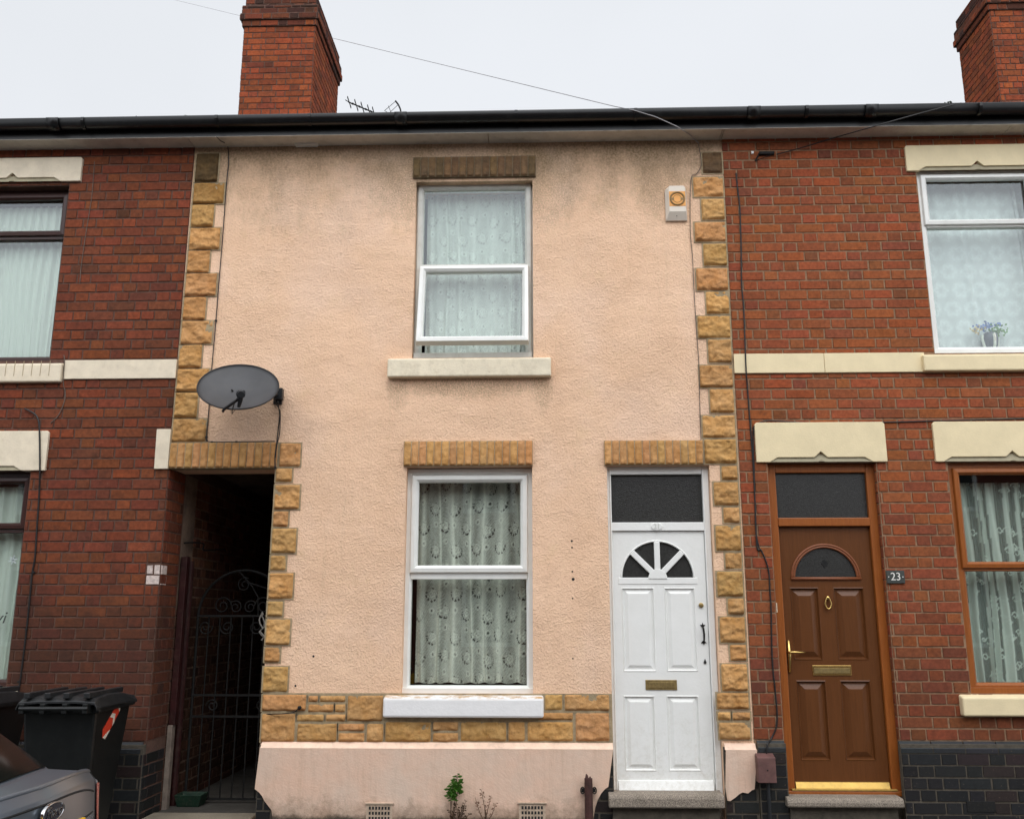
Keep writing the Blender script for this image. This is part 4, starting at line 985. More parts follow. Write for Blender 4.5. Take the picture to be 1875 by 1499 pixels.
for x0, x1, h in ((XH0, XM, lh), (XM+.001, XR, mid), (XR+.001, XH1, rh)):
    mb = MB(); cur = x0
    while cur < x1-.01:
        nx_ = min(cur+random.uniform(1.3, 2.6), x1); mb.box(cur, nx_-.006, YG, .002, ZS, ZS+.012); cur = nx_
    mb.box(x0, x1, YG-.014, YG, ZS-.004, ZS+.1); mb.build('soffit', M['soffit'], h)
# chimneys
def chimney(house, x0, x1, y0, y1, ztop, pots, s=1, zb=None):
    zb = zb or ZS+.8; mb = MB()
    zc = ztop-.44
    def lev(a, b, o):
        lay(mb, x0-o, x1+o, a, b, [], col_chim, front(y0-o), zref=zc, course=.0805); lay(mb, y0-o, y1+o, a, b, [], col_chim, side(x1+o, 1), zref=zc, course=.0805)
        lay(mb, y0-o, y1+o, a, b, [], col_chim, side(x0-o, -1), zref=zc, course=.0805)
    lev(zb, zc, 0); sooty[0] = .42; lev(zc, zc+.08, .02); sooty[0] = .38; lev(zc+.08, zc+.16, .045); sooty[0] = .1; lev(zc+.16, zc+.28, .03); sooty[0] = .15; lev(zc+.28, ztop, .0); sooty[0] = .8
    ch = mb.build('chimney', M['brick_c'], house)
    mb = MB(); mb.box(x0, x1, y0, y1, zb, ztop); mb.box(x0-.02, x1+.02, y0-.02, y1+.02, zc+.001, zc+.08); mb.box(x0-.045, x1+.045, y0-.045, y1+.045, zc+.081, zc+.165); mb.box(x0-.03, x1+.03, y0-.03, y1+.03, zc+.166, zc+.285)
    mb.build('chimney_mortar', M['mort_l'], ch)
    for k in range(pots):
        yy = y0+.3+k*(y1-y0-.6)/max(1, pots-1)
        mb = MB(); mb.lathe([(.13, 0), (.12, .05), (.11, .35), (.125, .36), (.13, .42), (.1, .43)], ((x0+x1)/2+.12*s, yy, ztop), 'z', 16); mb.build('chimney_pot', M['terracotta'], ch, smooth=False)
M['terracotta'] = pm('terracotta_pot', (.28, .06, .03), .8, .2, 10, .4)
y0c = 3.0
cx1 = ux(569, 200, y0c); cx0 = ux(437.5, 190, y0c); zct = uz(500, 26, y0c)+.26
# back edge from pixel 617: solve depth on the line x = cx1
y1c = y0c+.2
while ux(617, 190, y1c) < cx1 - 0 and y1c < 6: y1c += .02
y1c = y0c+.2
for k in range(300):
    if ux(617, 190, y1c) <= cx1: break
    y1c += .01
print('chimney', cx0, cx1, y0c, y1c, zct)
chimney(mid, cx0, cx1, y0c, y1c, zct, 4)
rx0 = ux(1828, 150, y0c); y2c = y0c+.2
for k in range(300):
    if ux(1766, 175, y2c) >= rx0: break
    y2c += .01
print('chimney r', rx0, y2c)
chimney(rh, rx0, rx0+(cx1-cx0), y0c, y2c, zct+.03, 4, -1)

# gutter
gut = empty('gutter', (-1, YG-.07, ZS+.06), 'black half-round gutter running under the roof edge of all three houses', 'gutter')
mb = MB(); gy, gz, gr = YG-.072, ZS+.118, .057
n = 12; vs = []; 
def gutseg(mb, x0, x1, r, dz0=0, dz1=0):
    prof = [(gy+r*math.cos(a), gz+r*math.sin(a)*1.15) for a in [math.pi+math.pi*k/n for k in range(n+1)]]
    prof = [(gy-r, gz+.008)]+prof+[(gy+r, gz+.008)]; m = len(prof)
    inn = [(gy+(y-gy)*.93, z+.004) for y, z in prof]
    vs = [(x0, y, z+dz0) for y, z in prof]+[(x1, y, z+dz1) for y, z in prof]+[(x0, y, z+dz0) for y, z in inn]+[(x1, y, z+dz1) for y, z in inn]
    fs = [(i, i+1, m+i+1, m+i) for i in range(m-1)]+[(2*m+i, 3*m+i, 3*m+i+1, 2*m+i+1) for i in range(m-1)]
    fs += [(0, m, 3*m, 2*m), (m-1, 3*m-1, 4*m-1, 2*m-1)]+[(i, 2*m+i, 2*m+i+1, i+1) for i in range(m-1)]+[(m+i, m+i+1, 3*m+i+1, 3*m+i) for i in range(m-1)]
    mb._a(vs, fs)
gutseg(mb, XH0, XH1, gr); mb.build('gutter_channel', M['gutter'], gut, smooth=True)
for px in (95, 733, 1600, 1383): mb = MB(); x = ux(px, 220, gy-gr); gutseg(mb, x-.05, x+.05, gr+.006); mb.build('gutter_union', M['gutter'], gut, smooth=True)
for px in (150, 395, 565, 945, 1165, 1480, 1800):
    x = ux(px, 220, gy-gr); mb = MB(); gutseg(mb, x-.012, x+.012, gr+.004); mb.box(x-.012, x+.012, gy+gr, YG-.012, gz-.05, gz+.012); mb.build('gutter_bracket', M['gutter'], gut)
mb = MB(); mb.box(XH0, XH1, YG-.016, YG-.0145, ZS, ZS+.13); mb.build('fascia_board', M['gutter'], gut)
# moss tufts on the tile edge
mb = MB()
for k in range(46):
    x = random.uniform(-3.6, XH1-.5); r = random.uniform(.008, .02)
    y = gy-gr*.2+random.uniform(-.02, .1); z = gz+.02
    for q in range(7):
        a = Vector((x+random.uniform(-r, r)*1.6, y+random.uniform(-r, r), z+random.uniform(-.4, .9)*r)); s_ = r*.55
        mb._a([a+Vector((s_, 0, 0)), a+Vector((0, s_, 0)), a-Vector((s_, 0, 0)), a-Vector((0, s_, 0)), a+Vector((0, 0, s_)), a-Vector((0, 0, s_))], [(0, 1, 4), (1, 2, 4), (2, 3, 4), (3, 0, 4), (1, 0, 5), (2, 1, 5), (3, 2, 5), (0, 3, 5)])
tag(mb.build('moss', M['moss']), 'dark green moss tufts growing along the roof edge above the gutter', 'moss', kind='stuff')
# small bird-proof vent tongue below the soffit
mb = MB(); a = U(541, 266, -.03); b = U(580, 269, -.03); mb.prism([(a.x, ZS-.012), (b.x, ZS-.012), (b.x+.012, ZS+.004), (a.x-.01, ZS+.004)], -.05, -.005); mb.build('soffit_clip', M['upvc'], mid)

# ================================================================== CABLES
def cable(name, pts, r, mat, label, cat='cable', y=-.008, clips=(), straight=False):
    P3 = []
    for p in pts: P3.append(U(p[0], p[1], p[2] if len(p) > 2 else y))
    # light smoothing
    out = []
    for i in range(len(P3)-1):
        p0 = P3[max(i-1, 0)]; p1 = P3[i]; p2 = P3[i+1]; p3 = P3[min(i+2, len(P3)-1)]
        for k in range(5):
            t = k/5
            if straight: out.append(p1+(p2-p1)*t); continue
            out.append(.5*((2*p1)+(-p0+p2)*t+(2*p0-5*p1+4*p2-p3)*t*t+(-p0+3*p1-3*p2+p3)*t**3))
    out.append(P3[-1]); mb = MB(); mb.tube(out, r, 6)
    for c in clips: q = U(c[0], c[1], y); mb.box(q.x-.008, q.x+.008, q.y-.007, q.y+.008, q.z-.006, q.z+.006)
    return tag(mb.build(name, mat, smooth=False), label, cat)
cable('wall_cable', [(397,251,-.3),(404,258,-.17),(413,263,-.05),(417,268),(418.6,295),(414.5,340),(408,430),(400.6,520),(395.4,586.7),(388.5,666),(383,743),(378,802),(380,806),(387,808.7),(440,808.5),(503,807.7)], .0042, M['cable'], 'black cable running down the left quoins from the gutter and along the passage lintel', clips=[(395.4,587),(378,800),(388,809),(433,808.6)], y=-.009)
cable('dish_cable', [(503,729,-.1),(505,738,-.06),(512.5,752,-.02),(513,775),(511.6,795),(507,815,-.03),(504.7,840,-.034),(505,858,-.034)], .0042, M['cable'], 'right-hand one of the two black cables hanging from the dish', y=-.012)
cable('dish_cable', [(509,735,-.1),(510,745,-.05),(512,760,-.02),(509,790),(506,815,-.034),(503,840,-.038),(503,859,-.036)], .004, M['cable'], 'left-hand one of the two black cables hanging from the dish', y=-.014)
cable('wall_cable', [(1347.7,317),(1351,350),(1354.7,381.5),(1357,450),(1358,520),(1361.6,562),(1365,649,-.026),(1366.5,684,-.026),(1368.5,708),(1373.7,777.5),(1379,847),(1382.4,916),(1386,999.5),(1393,1006),(1402,1026),(1408,1049),(1410,1085),(1412,1118.5),(1413,1180),(1415,1222),(1419,1260),(1422,1291.6),(1423,1312),(1421,1332),(1413,1350),(1404.7,1363,-.055),(1403.6,1384,-.06)], .0058, M['cable'], 'black cable hanging down the brickwork between the two front doors to the meter box', y=-.013)
cable('wall_cable', [(1390,1003),(1384,970),(1382,900),(1380,830),(1379,795),(1382,779,-.02),(1395,772,-.02),(1415,770,-.02),(1478,774,-.016),(1540,773.5,-.018),(1634,772.5,-.012),(1720,770,-.012),(1800,768,-.012),(1900,766,-.012)], .005, M['cable'], 'black cable looping over the cream lintel of the brown door', y=-.013)
cable('wall_cable', [(45,748,-.02),(62.4,757,-.025),(70,768,-.03),(72.3,790,-.035),(73,857,-.035),(72,900),(68,960),(64,1020),(59,1049),(54,1100),(48.5,1153),(41,1215),(33,1275),(28,1320)], .0065, M['cable'], 'thick black cable running down the left brick wall beside the brown window', clips=[(62,1047),(48,1152),(34,1247)], y=-.014)
cable('wall_cable', [(117,650),(118,661,-.026),(116,701,-.02),(119,715),(118.6,732),(111,753),(103,765),(93,774)], .0035, M['cable_g'], 'thin grey cable curling below the left string course', y=-.011)
cable('wall_cable', [(173,296),(168,360),(158,423),(149,485),(146,520)], .003, M['cable_g'], 'thin faded cable on the left brick wall beside the upstairs lintel', y=-.01)
cable('wall_cable', [(1279,264),(1284,300),(1276,318),(1265,330),(1264,420),(1268,470),(1271,535),(1275,600),(1280,673),(1281,730),(1283.6,805),(1286,830,-.03),(1288,850,-.03)], .003, M['cable_g'], 'thin dark cable following the inner edge of the right quoins down to the door lintel', y=-.009)
# overhead lines (over the roof, behind the chimney, down to the eaves)
A0 = U(1160, 203, gy-gr-.008); 
cable('overhead_wire', [(195,-30,20.0),(1125,195,gy-gr+.03),(1160,202,gy-gr-.006),(1200,214,gy-gr-.01),(1240,232,gy-gr+.01),(1262,246,-.1),(1279,262,-.012)], .0036, M['wire'], 'long pale telephone wire crossing the sky behind the left chimney', 'wire', straight=True)
cable('eaves_wire', [(1760,189,gy-gr+.03),(1738,194,gy-gr-.008),(1670,212,gy-gr-.012),(1602.7,231,gy-gr+.006),(1526,253,-.1),(1470,270,-.04),(1422,283,-.03)], .005, M['cable'], 'black wire rising over the gutter above the brown front door', 'wire')
mb = MB(); a = U(1390, 281, -.02); b = U(1418, 281, -.03); mb.box(a.x, b.x, -.035, .0, a.z-.012, a.z+.01)
c = U(1383, 295, -.01); mb.tube([a+Vector((0, 0, 0)), c], .006, 6); mb.tube([c, b], .003, 6)
eb = mb.build('cable_bracket', M['iron']); tag(eb, 'small black cable bracket on the brick just under the right eaves', 'bracket')
mb = MB(); c = U(1377.5, 280, -.01); mb.box(c.x-.01, c.x+.01, -.02, .0, c.z-.01, c.z+.01); mb.build('insulator', M['upvc'], eb)

# ================================================================== wall-mounted things
# satellite dish
dc = U(436, 707.5, -.33)
sat = empty('satellite_dish', (ux(513, 725), 0, uz(513, 725)), 'oval dark grey satellite dish fixed beside the left quoins over the passage', 'satellite dish')
scl = (7.1-.33)/FPX
W2, H2 = 73.5/FPX*((dc-Vector((0, CY, EZ))).dot(FW)), 0
# plane of the dish: faces up-left over the street; rim fitted to the outline in the photograph
nrm = Vector((-.05, -.80, .62)).normalized()
ax = Vector((.975, -.02, -.165)).normalized(); nrm = (nrm-ax*ax.dot(nrm)).normalized(); ay = nrm.cross(ax)
if ay.z < 0: ay = -ay
a_, b_ = W2, W2*.86
mb = MB(); vs = []; fs = []; N, Rr = 48, 10
def dishpt(r, t, off=0): return dc+ax*(a_*r*math.cos(t))+ay*(b_*r*math.sin(t))-nrm*(.055*(1-r*r)+off)
for lay_ in (0, 1):
    for i in range(Rr+1):
        for k in range(N): vs.append(dishpt(max(i, .02)/Rr, 2*math.pi*k/N, .004*lay_))
for lay_ in (0, 1):
    o_ = lay_*(Rr+1)*N
    for i in range(Rr):
        for k in range(N):
            q = (o_+i*N+k, o_+i*N+(k+1) % N, o_+(i+1)*N+(k+1) % N, o_+(i+1)*N+k); fs.append(q if lay_ else q[::-1])
for k in range(N): fs.append((Rr*N+k, Rr*N+(k+1) % N, (2*Rr+1)*N+(k+1) % N, (2*Rr+1)*N+k))
mb._a(vs, fs); mb.build('reflector', M['dishgrey'], sat, smooth=True)
mb = MB(); mb.tube([dishpt(1, 2*math.pi*k/N, .0) for k in range(N+1)], .006, 6, cap=False); mb.build('rim', M['plastic'], sat, smooth=True)
low = dishpt(.95, -math.pi/2+.05); lnb = dishpt(0, 0)+nrm*.30+ay*(-.22)
lnb = U(441, 722, -.60); low = dishpt(.98, -math.pi/2-.02, 0)+Vector((0, 0, -.01))
mb = MB(); mb.tube([dishpt(1, -math.pi/2-.05, .03), low, lnb+Vector((-.01, .0, -.03))], .011, 8); mb.build('feed_arm', M['plastic'], sat)
mb = MB(); d = (dishpt(0, 0)-lnb).normalized(); mb.tube([lnb-d*.02, lnb+d*.015, lnb+d*.02, lnb+d*.07], [.024, .024, .033, .033], 12)
e = U(437, 745, -.56); mb.tube([lnb, (lnb+e)/2+Vector((.004, 0, 0)), e], [.02, .017, .012], 8); mb.build('receiver', M['plastic'], sat)
mb = MB(); e2 = U(425, 757, -.5); mb.tube([lnb+Vector((-.02, 0, -.02)), U(430, 735, -.6), U(425, 752, -.55), e2, U(429, 752, -.52)], .004, 6); mb.build('receiver_lead', M['cable'], sat)
mb = MB()
for q in ((424, 705), (446, 707)): p = U(*q, -.33); mb.lathe([(.007, 0), (.007, -.02)], dishpt(.0, 0)+(p-dc)*1.0, 'y', 8)
mb.build('bolts', M['iron'], sat)
mb = MB(); wp = U(512, 724, -.012); mb.box(wp.x-.045, wp.x+.02, -.02, -.002, wp.z-.07, wp.z+.06); bk = dc-nrm*.09
mb.tube([(wp.x-.012, -.01, wp.z), (wp.x-.012, -.10, wp.z-.01), (bk.x+.14, bk.y+.03, bk.z-.02), bk], .018, 10); mb.box(wp.x-.03, wp.x+.035, -.07, -.02, wp.z-.04, wp.z+.045)
mb.build('wall_bracket', M['plastic'], sat)
# alarm box
ala = empty('alarm_box', (ux(1238, 372), 0, uz(1238, 372)), 'cream burglar alarm box with orange panel high on the pink wall', 'alarm box')
ax0, ax1 = ux(1218.5, 372, -.03), ux(1257.5, 372, -.03); az0, az1 = uz(1238, 405, -.012), uz(1238, 339, -.05); ya = -.055
w_ = ax1-ax0; h_ = az1-az0; mb = MB()
fr = [(ax0+.026, ya, az0+h_*.22), (ax1-.010, ya, az0+h_*.22), (ax1-.010, ya, az1-.004), (ax0+.026, ya, az1-.004)]
bk = [(ax0, -.002, az0), (ax1, -.002, az0), (ax1, -.002, az1-.02), (ax1-.02, -.002, az1), (ax0+.03, -.002, az1), (ax0, -.002, az1-.03)]
f6 = [(ax0+.026, ya, az0+h_*.22), (ax1-.012, ya, az0+h_*.22), (ax1-.012, ya, az1-.03), (ax1-.024, ya, az1-.008), (ax0+.034, ya, az1-.008), (ax0+.026, ya, az1-.03)]
mid6 = [(x, -.02, z) for x, _, z in bk]
mb._a(bk+mid6+f6, [tuple(range(12, 18))]+[(i, (i+1) % 6, (i+1) % 6+6, i+6) for i in range(6)]+[(i+6, (i+1) % 6+6, (i+1) % 6+12, i+12) for i in range(6)])
al = mb.build('casing', M['alarm'], ala, fixn=True, bevel=.003)
ox0, ox1, oz0, oz1 = ax0+.028, ax1-.013, uz(1240, 377.5, ya), uz(1240, 350.5, ya)
mb = MB(); mb.box(ox0, ox1, ya-.002, ya+.002, oz0, oz1); op = mb.build('orange_panel', M['orange'], ala)
mb = MB(); c = Vector(((ox0+ox1)/2, ya-.003, (oz0+oz1)/2)); r = (oz1-oz0)*.42
mb.tube([(c.x+r*1.02*math.cos(2*math.pi*k/28), ya-.002, c.z+r*math.sin(2*math.pi*k/28)) for k in range(29)], .008, 6, cap=False); mb.tube([(c.x+r*.62*math.cos(2*math.pi*k/28), ya-.002, c.z+r*.6*math.sin(2*math.pi*k/28)) for k in range(29)], .0025, 6, cap=False)
mb.box(ox0+.008, c.x-r*.5, ya-.004, ya-.001, c.z-.012, c.z+.008); mb.box(c.x+r*.5, ox1-.008, ya-.004, ya-.001, c.z-.012, c.z+.008)
mb.build('ring_emblem', M['olive'], op)
mb = MB(); mb.lathe([(.004, 0), (.003, -.003)], ((ax0+ax1)/2, -.04, az0+h_*.11), 'y', 8); mb.build('screw', M['iron'], ala)
# meter box
mt = empty('meter_box', (ux(1404, 1410, -.1), -.05, uz(1404, 1433)), 'small brown utility box on the dark plinth left of the brown door', 'utility box')
a, b, c_, d = panrect(1388, 1421.5, 1386, 1433, -.13); mb = MB(); mb.extr([(-.13, c_), (-.051, c_), (-.051, d+.02), (-.125, d-.002)], 'x', a, b); mb.build('cover', M['meter'], mt, bevel=.004)
mb = MB(); mb.lathe([(.005, 0), (.004, -.003)], ((a+b)/2+.004, -.13, (c_+d)/2), 'y', 8); mb.build('screw', M['iron'], mt)
mb = MB(); mb.tube([((a+b)/2+.01, -.085, c_), ((a+b)/2+.01, -.085, -.02)], .014, 8); mb.build('conduit', M['plastic'], mt)
# number plaque 23
a, b, c_, d = panrect(1623.5, 1656.5, 1044, 1067.5, -.016); mb = MB(); mb.box(a, b, -.018, -.006, c_, d)
pl = mb.build('number_plaque', M['slate'], bevel=.002); tag(pl, 'small slate plaque reading 23 on the brick right of the brown door', 'number sign')
textmesh('plaque_digits', '23', (d-c_)*.86, M['whitepaint'], ((a+b)/2, -.0185, (c_+d)/2), pl, 0, .0012, sx=.95)
mb = MB()
for x in (a+.014, b-.014): mb.lathe([(.0042, 0), (.0042, -.0015)], (x, -.018, (c_+d)/2), 'y', 8)
mb.build('plaque_dots', M['whitepaint'], pl)
# drainpipe stump
x = ux(1078, 1460, -.09); zt_ = uz(1078, 1424, -.09)
mb = MB(); mb.tube([(x, -.09, -.02), (x, -.09, zt_)], .029, 14)
st = mb.build('broken_drainpipe', M['rust']); tag(st, 'broken off maroon cast iron drainpipe stump standing left of the white door', 'drainpipe')
mb = MB(); mb.tube([(x-.012, -.1, zt_-.01), (x-.012, -.1, zt_+.02), (x-.016, -.1, zt_+.032)], [.016, .01, .002], 6); mb.tube([(x+.012, -.085, zt_-.01), (x+.013, -.085, zt_+.012)], [.012, .003], 6); mb.build('jagged_rim', M['rust'], st)
mb = MB(); z = uz(1078, 1447, -.09)
for s in (-1, 1): mb.tube([(x+s*(.042+.014*math.cos(2*math.pi*k/12)), -.075, z+.022*math.sin(2*math.pi*k/12)) for k in range(13)], .004, 6, cap=False)
mb.box(x-.05, x+.05, -.075, -.05, z-.012, z+.012); mb.build('fixing_lugs', M['iron'], st)
# TV aerials behind the roof
def aerial(label, pts, els, yy, grid=False):
    P0, P1 = U(*pts[0], yy), U(*pts[1], yy); o = empty('tv_aerial', (P1.x, yy, P1.z-1.3), label, 'aerial')
    mb = MB(); mb.tube([P0, P1], .012, 6); mb.build('boom', M['iron'], o)
    mb = MB(); mb.tube([P1, (P1.x, yy, P1.z-2.2)], .02, 8); mb.build('mast', M['iron'], o)
    mb = MB(); d = (P1-P0).normalized()
    for t in els:
        q = P0+(P1-P0)*t; n = Vector((-d.z, 0, d.x))
        for s in (-1, 1): mb.tube([q-n*.04-d*s*.03+Vector((0,-.12*s,0)), q+n*.04+d*s*.03+Vector((0,.12*s,0))], .008, 5)
        mb.tube([q+Vector((0, -.16, 0)), q+Vector((0, .16, 0))], .008, 5)
    mb.build('elements', M['iron'], o); return o
aerial('spiky television aerial pointing up from behind the roof right of the chimney', ((638, 187), (690, 209)), (0.03, .28, .5, .73, .9), 8.0)
o = empty('tv_aerial', tuple(U(730, 230, 8.0)), 'curved reflector of a television aerial showing above the gutter beside the spiky one', 'aerial')
mb = MB(); mb.tube([U(724, 185, 8), U(729.5, 192, 8), U(733, 200, 8), U(735, 210, 8), U(735, 240, 8)], .016, 6); mb.build('reflector_frame', M['iron'], o)
mb = MB()
for a, b in (((724,186),(704,203)),((729,192),(714,206)),((711,194),(716,206)),((704,203),(735,220))): mb.tube([U(*a, 8), U(*b, 8)], .005, 5)
mb.build('strut', M['iron'], o)

# ================================================================== passage things
# posts and pipes inside the opening
yp = .36
x = ux(333, 1040, yp); zt_ = uz(333, 1018, yp)
gp = empty('gate_post', (x, yp, 0), 'dark maroon door post with bare grey foot just inside the passage', 'post')
mb = MB(); mb.box(XL+.012, XL+.062, yp, yp+.07, .62, zt_); mb.build('painted_post', M['maroon'], gp, bevel=.004)
mb = MB(); mb.box(XL+.010, XL+.05, yp-.012, yp+.05, .0, .62); mb.build('bare_foot', M['greywood'], gp, bevel=.005)
mb = MB(); mb.tube([(XL+.035, yp+.16, 0.0), (XL+.035, yp+.16, zt_-.03)], .028, 10)
tag(mb.build('drainpipe', M['maroon']), 'slim dark red drainpipe rising behind the gate post in the passage', 'drainpipe')
# iron gate
yg = .62
gate = empty('iron_gate', (XL+.1, yg, 0.05), 'tall black wrought iron gate with arched scrollwork top closing the passage', 'gate')
gx0, gx1 = XL+.09, XA-.02
zb_, zs_, zm1, zm2 = uz(420, 1462, yg), uz(420, 1127, yg), uz(420, 1272, yg), uz(420, 1311, yg); za_ = uz(420, 1044, yg)
cxg = (gx0+gx1)/2; rg = (gx1-gx0)/2
mb = MB(); mb.tube([(gx0, yg, zb_), (gx0, yg, zs_)], .011, 6); mb.tube([(gx1, yg, zb_), (gx1, yg, zs_)], .011, 6)
for z in (zb_, zs_, zm1, zm2): mb.box(gx0, gx1, yg-.009, yg+.009, z-.008, z+.008)
mb.tube([(cxg+rg*math.cos(math.pi*k/24), yg, zs_+(za_-zs_)*math.sin(math.pi*k/24)) for k in range(25)], .011, 6); mb.build('gate_frame', M['iron'], gate)
for k in range(1, 8):
    xk = gx0+(gx1-gx0)*k/8; mb = MB(); mb.tube([(xk, yg, zb_), (xk, yg, zs_)], .006, 6); mb.build('bar', M['iron'], gate)
def scroll(c, r, s, turns=1.6, n=34, ph=0): return [(c[0]+s*r*(1-t/n*.8)*math.cos(ph+turns*2*math.pi*t/n), yg, c[1]+r*(1-t/n*.8)*math.sin(ph+turns*2*math.pi*t/n)) for t in range(n+1)]
for (cx, cz, r, s, ph) in ((cxg-.17, zs_+.08, .075, 1, 0), (cxg+.17, zs_+.08, .075, -1, 0), (cxg-.06, zs_+.07, .055, -1, .5), (cxg+.06, zs_+.07, .055, 1, .5), (cxg-.12, zs_-.09, .06, 1, 3), (cxg+.12, zs_-.09, .06, -1, 3), (cxg-.3, zs_-.09, .06, -1, 3), (cxg+.3, zs_-.09, .06, 1, 3), (cxg, zs_+.25, .06, 1, 1), (cxg+.2, (zm1+zm2)/2, .05, 1, 0), (cxg-.2, (zm1+zm2)/2, .05, -1, 0)):
    mb = MB(); mb.tube(scroll((cx, cz), r, s, ph=ph), .0055, 6); mb.build('scroll', M['iron'], gate)
mb = MB(); mb.tube([(cxg-.05, yg, za_-.01), (cxg+.06, yg, za_-.12), (cxg+.12, yg, zs_+.15), (cxg+.13, yg, zs_)], .006, 6); mb.tube([(cxg+.04, yg, za_-.1), (cxg+.25, yg, zs_+.2), (cxg+rg*.95, yg, zs_+.12)], .006, 6); mb.build('scroll', M['iron'], gate)
# knotted cord
mb = MB(); q = [U(478+random.uniform(-5, 6), 1122+k*6.5+random.uniform(-3, 3), yg-.03) for k in range(9)]; mb.tube(q, .006, 6); q = [U(481+random.uniform(-6, 6), 1120+k*7+random.uniform(-3, 3), yg-.045) for k in range(8)]; mb.tube(q, .005, 6)
tag(mb.build('cord', M['cord']), 'pale knotted cord tied round the edge of the passage gate', 'cord')
cable('passage_cable', [(325,1003,.42),(331,996,.42),(345,993,.45),(372,995,.7),(374,1007,.7),(408,1005,1.2),(412,1009,1.3)], .007, M['iron'], 'thin dark pipe running along the inside wall of the passage')
cable('gate_stay', [(480,1307,.02),(500,1306.5,-.03),(520,1306,-.035),(538,1303,-.035),(544,1299,-.035),(548,1295,-.03)], .0045, M['iron'], 'short black iron stay fixed to the stone band at the passage corner', 'stay', -.03)
mb = MB(); c = U(548.5, 1295, -.035); mb.lathe([(.012, .02), (.014, -.006), (.006, -.012)], c, 'y', 12); tag(mb.build('stay_knob', M['iron']), 'small black knob on the stone band at the end of the iron stay', 'knob')
# crate at the foot of the gate
yc = .45; a = U(318, 1484, yc).x; b = U(368, 1484, yc).x
mb = MB(); 
for (r0, z0_, r1, z1_) in ((0, .012, .0, .09),):
    mb._a([(a+.02, yc, .012), (b-.02, yc, .012), (b-.02, yc+.13, .012), (a+.02, yc+.13, .012), (a, yc-.02, .1), (b, yc-.02, .1), (b, yc+.15, .1), (a, yc+.15, .1), (a+.01, yc-.01, .1), (b-.01, yc-.01, .1), (b-.01, yc+.14, .1), (a+.01, yc+.14, .1), (a+.03, yc+.01, .03), (b-.03, yc+.01, .03), (b-.03, yc+.12, .03), (a+.03, yc+.12, .03)],
          [(0, 3, 2, 1), (0, 1, 5, 4), (1, 2, 6, 5), (2, 3, 7, 6), (3, 0, 4, 7), (4, 5, 9, 8), (5, 6, 10, 9), (6, 7, 11, 10), (7, 4, 8, 11), (8, 9, 13, 12), (9, 10, 14, 13), (10, 11, 15, 14), (11, 8, 12, 15), (12, 13, 14, 15)])
tag(mb.build('planter_trough', M['green'], bevel=.004), 'low green plastic trough on the passage floor at the foot of the gate', 'trough')

# ================================================================== wheelie bins
def make_bin(loc, rz, label):
    o = bpy.data.objects.new('wheelie_bin', None); sc.collection.objects.link(o); tag(o, label, 'bin', 'black wheelie bins by the left house')
    T = lambda p: p
    def part(mb, name, m, bevel=0, smooth=False, parent=None):
        q = mb.build(name, m, None, smooth, bevel); q.parent = parent or o; return q
    w0, w1, d0, d1, H = .185, .237, .20, .30, .865     # half sizes
    mb = MB()
    B = [(-w0, -d0, .09), (w0, -d0, .09), (w0, d0, .05), (-w0, d0, .05)]; Tt = [(-w1, -d1, H), (w1, -d1, H), (w1, d1, H), (-w1, d1, H)]
    mb._a(B+Tt, [(0, 3, 2, 1), (0, 1, 5, 4), (1, 2, 6, 5), (2, 3, 7, 6), (3, 0, 4, 7)])
    part(mb, 'body', M['bin'], .02)
    mb = MB(); mb.ring(-w1-.02, w1+.02, -1, 1, [(0, 0)]) if False else None
    mb.box(-w1-.022, w1+.022, -d1-.022, d1+.01, H-.035, H+.004); part(mb, 'rim', M['bin'], .01)
    mb = MB()   # domed lid: front lip at -y, hinge at +y
    xs_ = [-w1-.022, -w1-.004, -.12, 0, .12, w1+.004, w1+.022]; ysn = [-d1-.05, -d1-.035, -.12, .1, d1+.0, d1+.05]
    zz = [H+.0, H+.035, H+.075, H+.085, H+.07, H+.045]
    vs = []; 
    for j, y in enumerate(ysn):
        for i, x in enumerate(xs_):
            e = 0 if i in (0, 6) else (1 if i in (2, 3, 4) else .8)
            vs.append((x, y, H+(zz[j]-H)*e))
    fs = [(j*7+i, j*7+i+1, (j+1)*7+i+1, (j+1)*7+i) for j in range(5) for i in range(6)]
    nb = len(vs); vs += [(x, y, z-.02) for x, y, z in vs]; fs += [tuple(nb+k for k in reversed(f)) for f in list(fs)]
    for i in range(6): fs += [(i+1, i, nb+i, nb+i+1), (35+i, 35+i+1, nb+35+i+1, nb+35+i)]
    for j in range(5): fs += [(j*7, (j+1)*7, nb+(j+1)*7, nb+j*7), ((j+1)*7+6, j*7+6, nb+j*7+6, nb+(j+1)*7+6)]
    mb._a(vs, fs)
    for x in (-.19, -.06, .06, .19): mb.box(x-.02, x+.02, -.2, d1+.06, H+.06, H+.095)
    lid = part(mb, 'lid', M['lid'], .006)
    mb = MB(); mb.tube([(-w1+.02, d1+.085, H+.0), (w1-.02, d1+.085, H+.0)], .015, 8)
    for x in (-.2, -.07, .07, .2): mb.box(x-.015, x+.015, d1, d1+.095, H-.03, H+.03)
    part(mb, 'handle', M['bin'], .003)
    for s in (-1, 1):
        mb = MB(); mb.lathe([(.06, -.025), (.1, -.022), (.1, .022), (.06, .025)], (s*(w0+.04), d0-.0, .1), 'x', 20); part(mb, 'wheel', M['tyre'])
    o.location = loc; o.rotation_euler = (0, 0, rz); return o
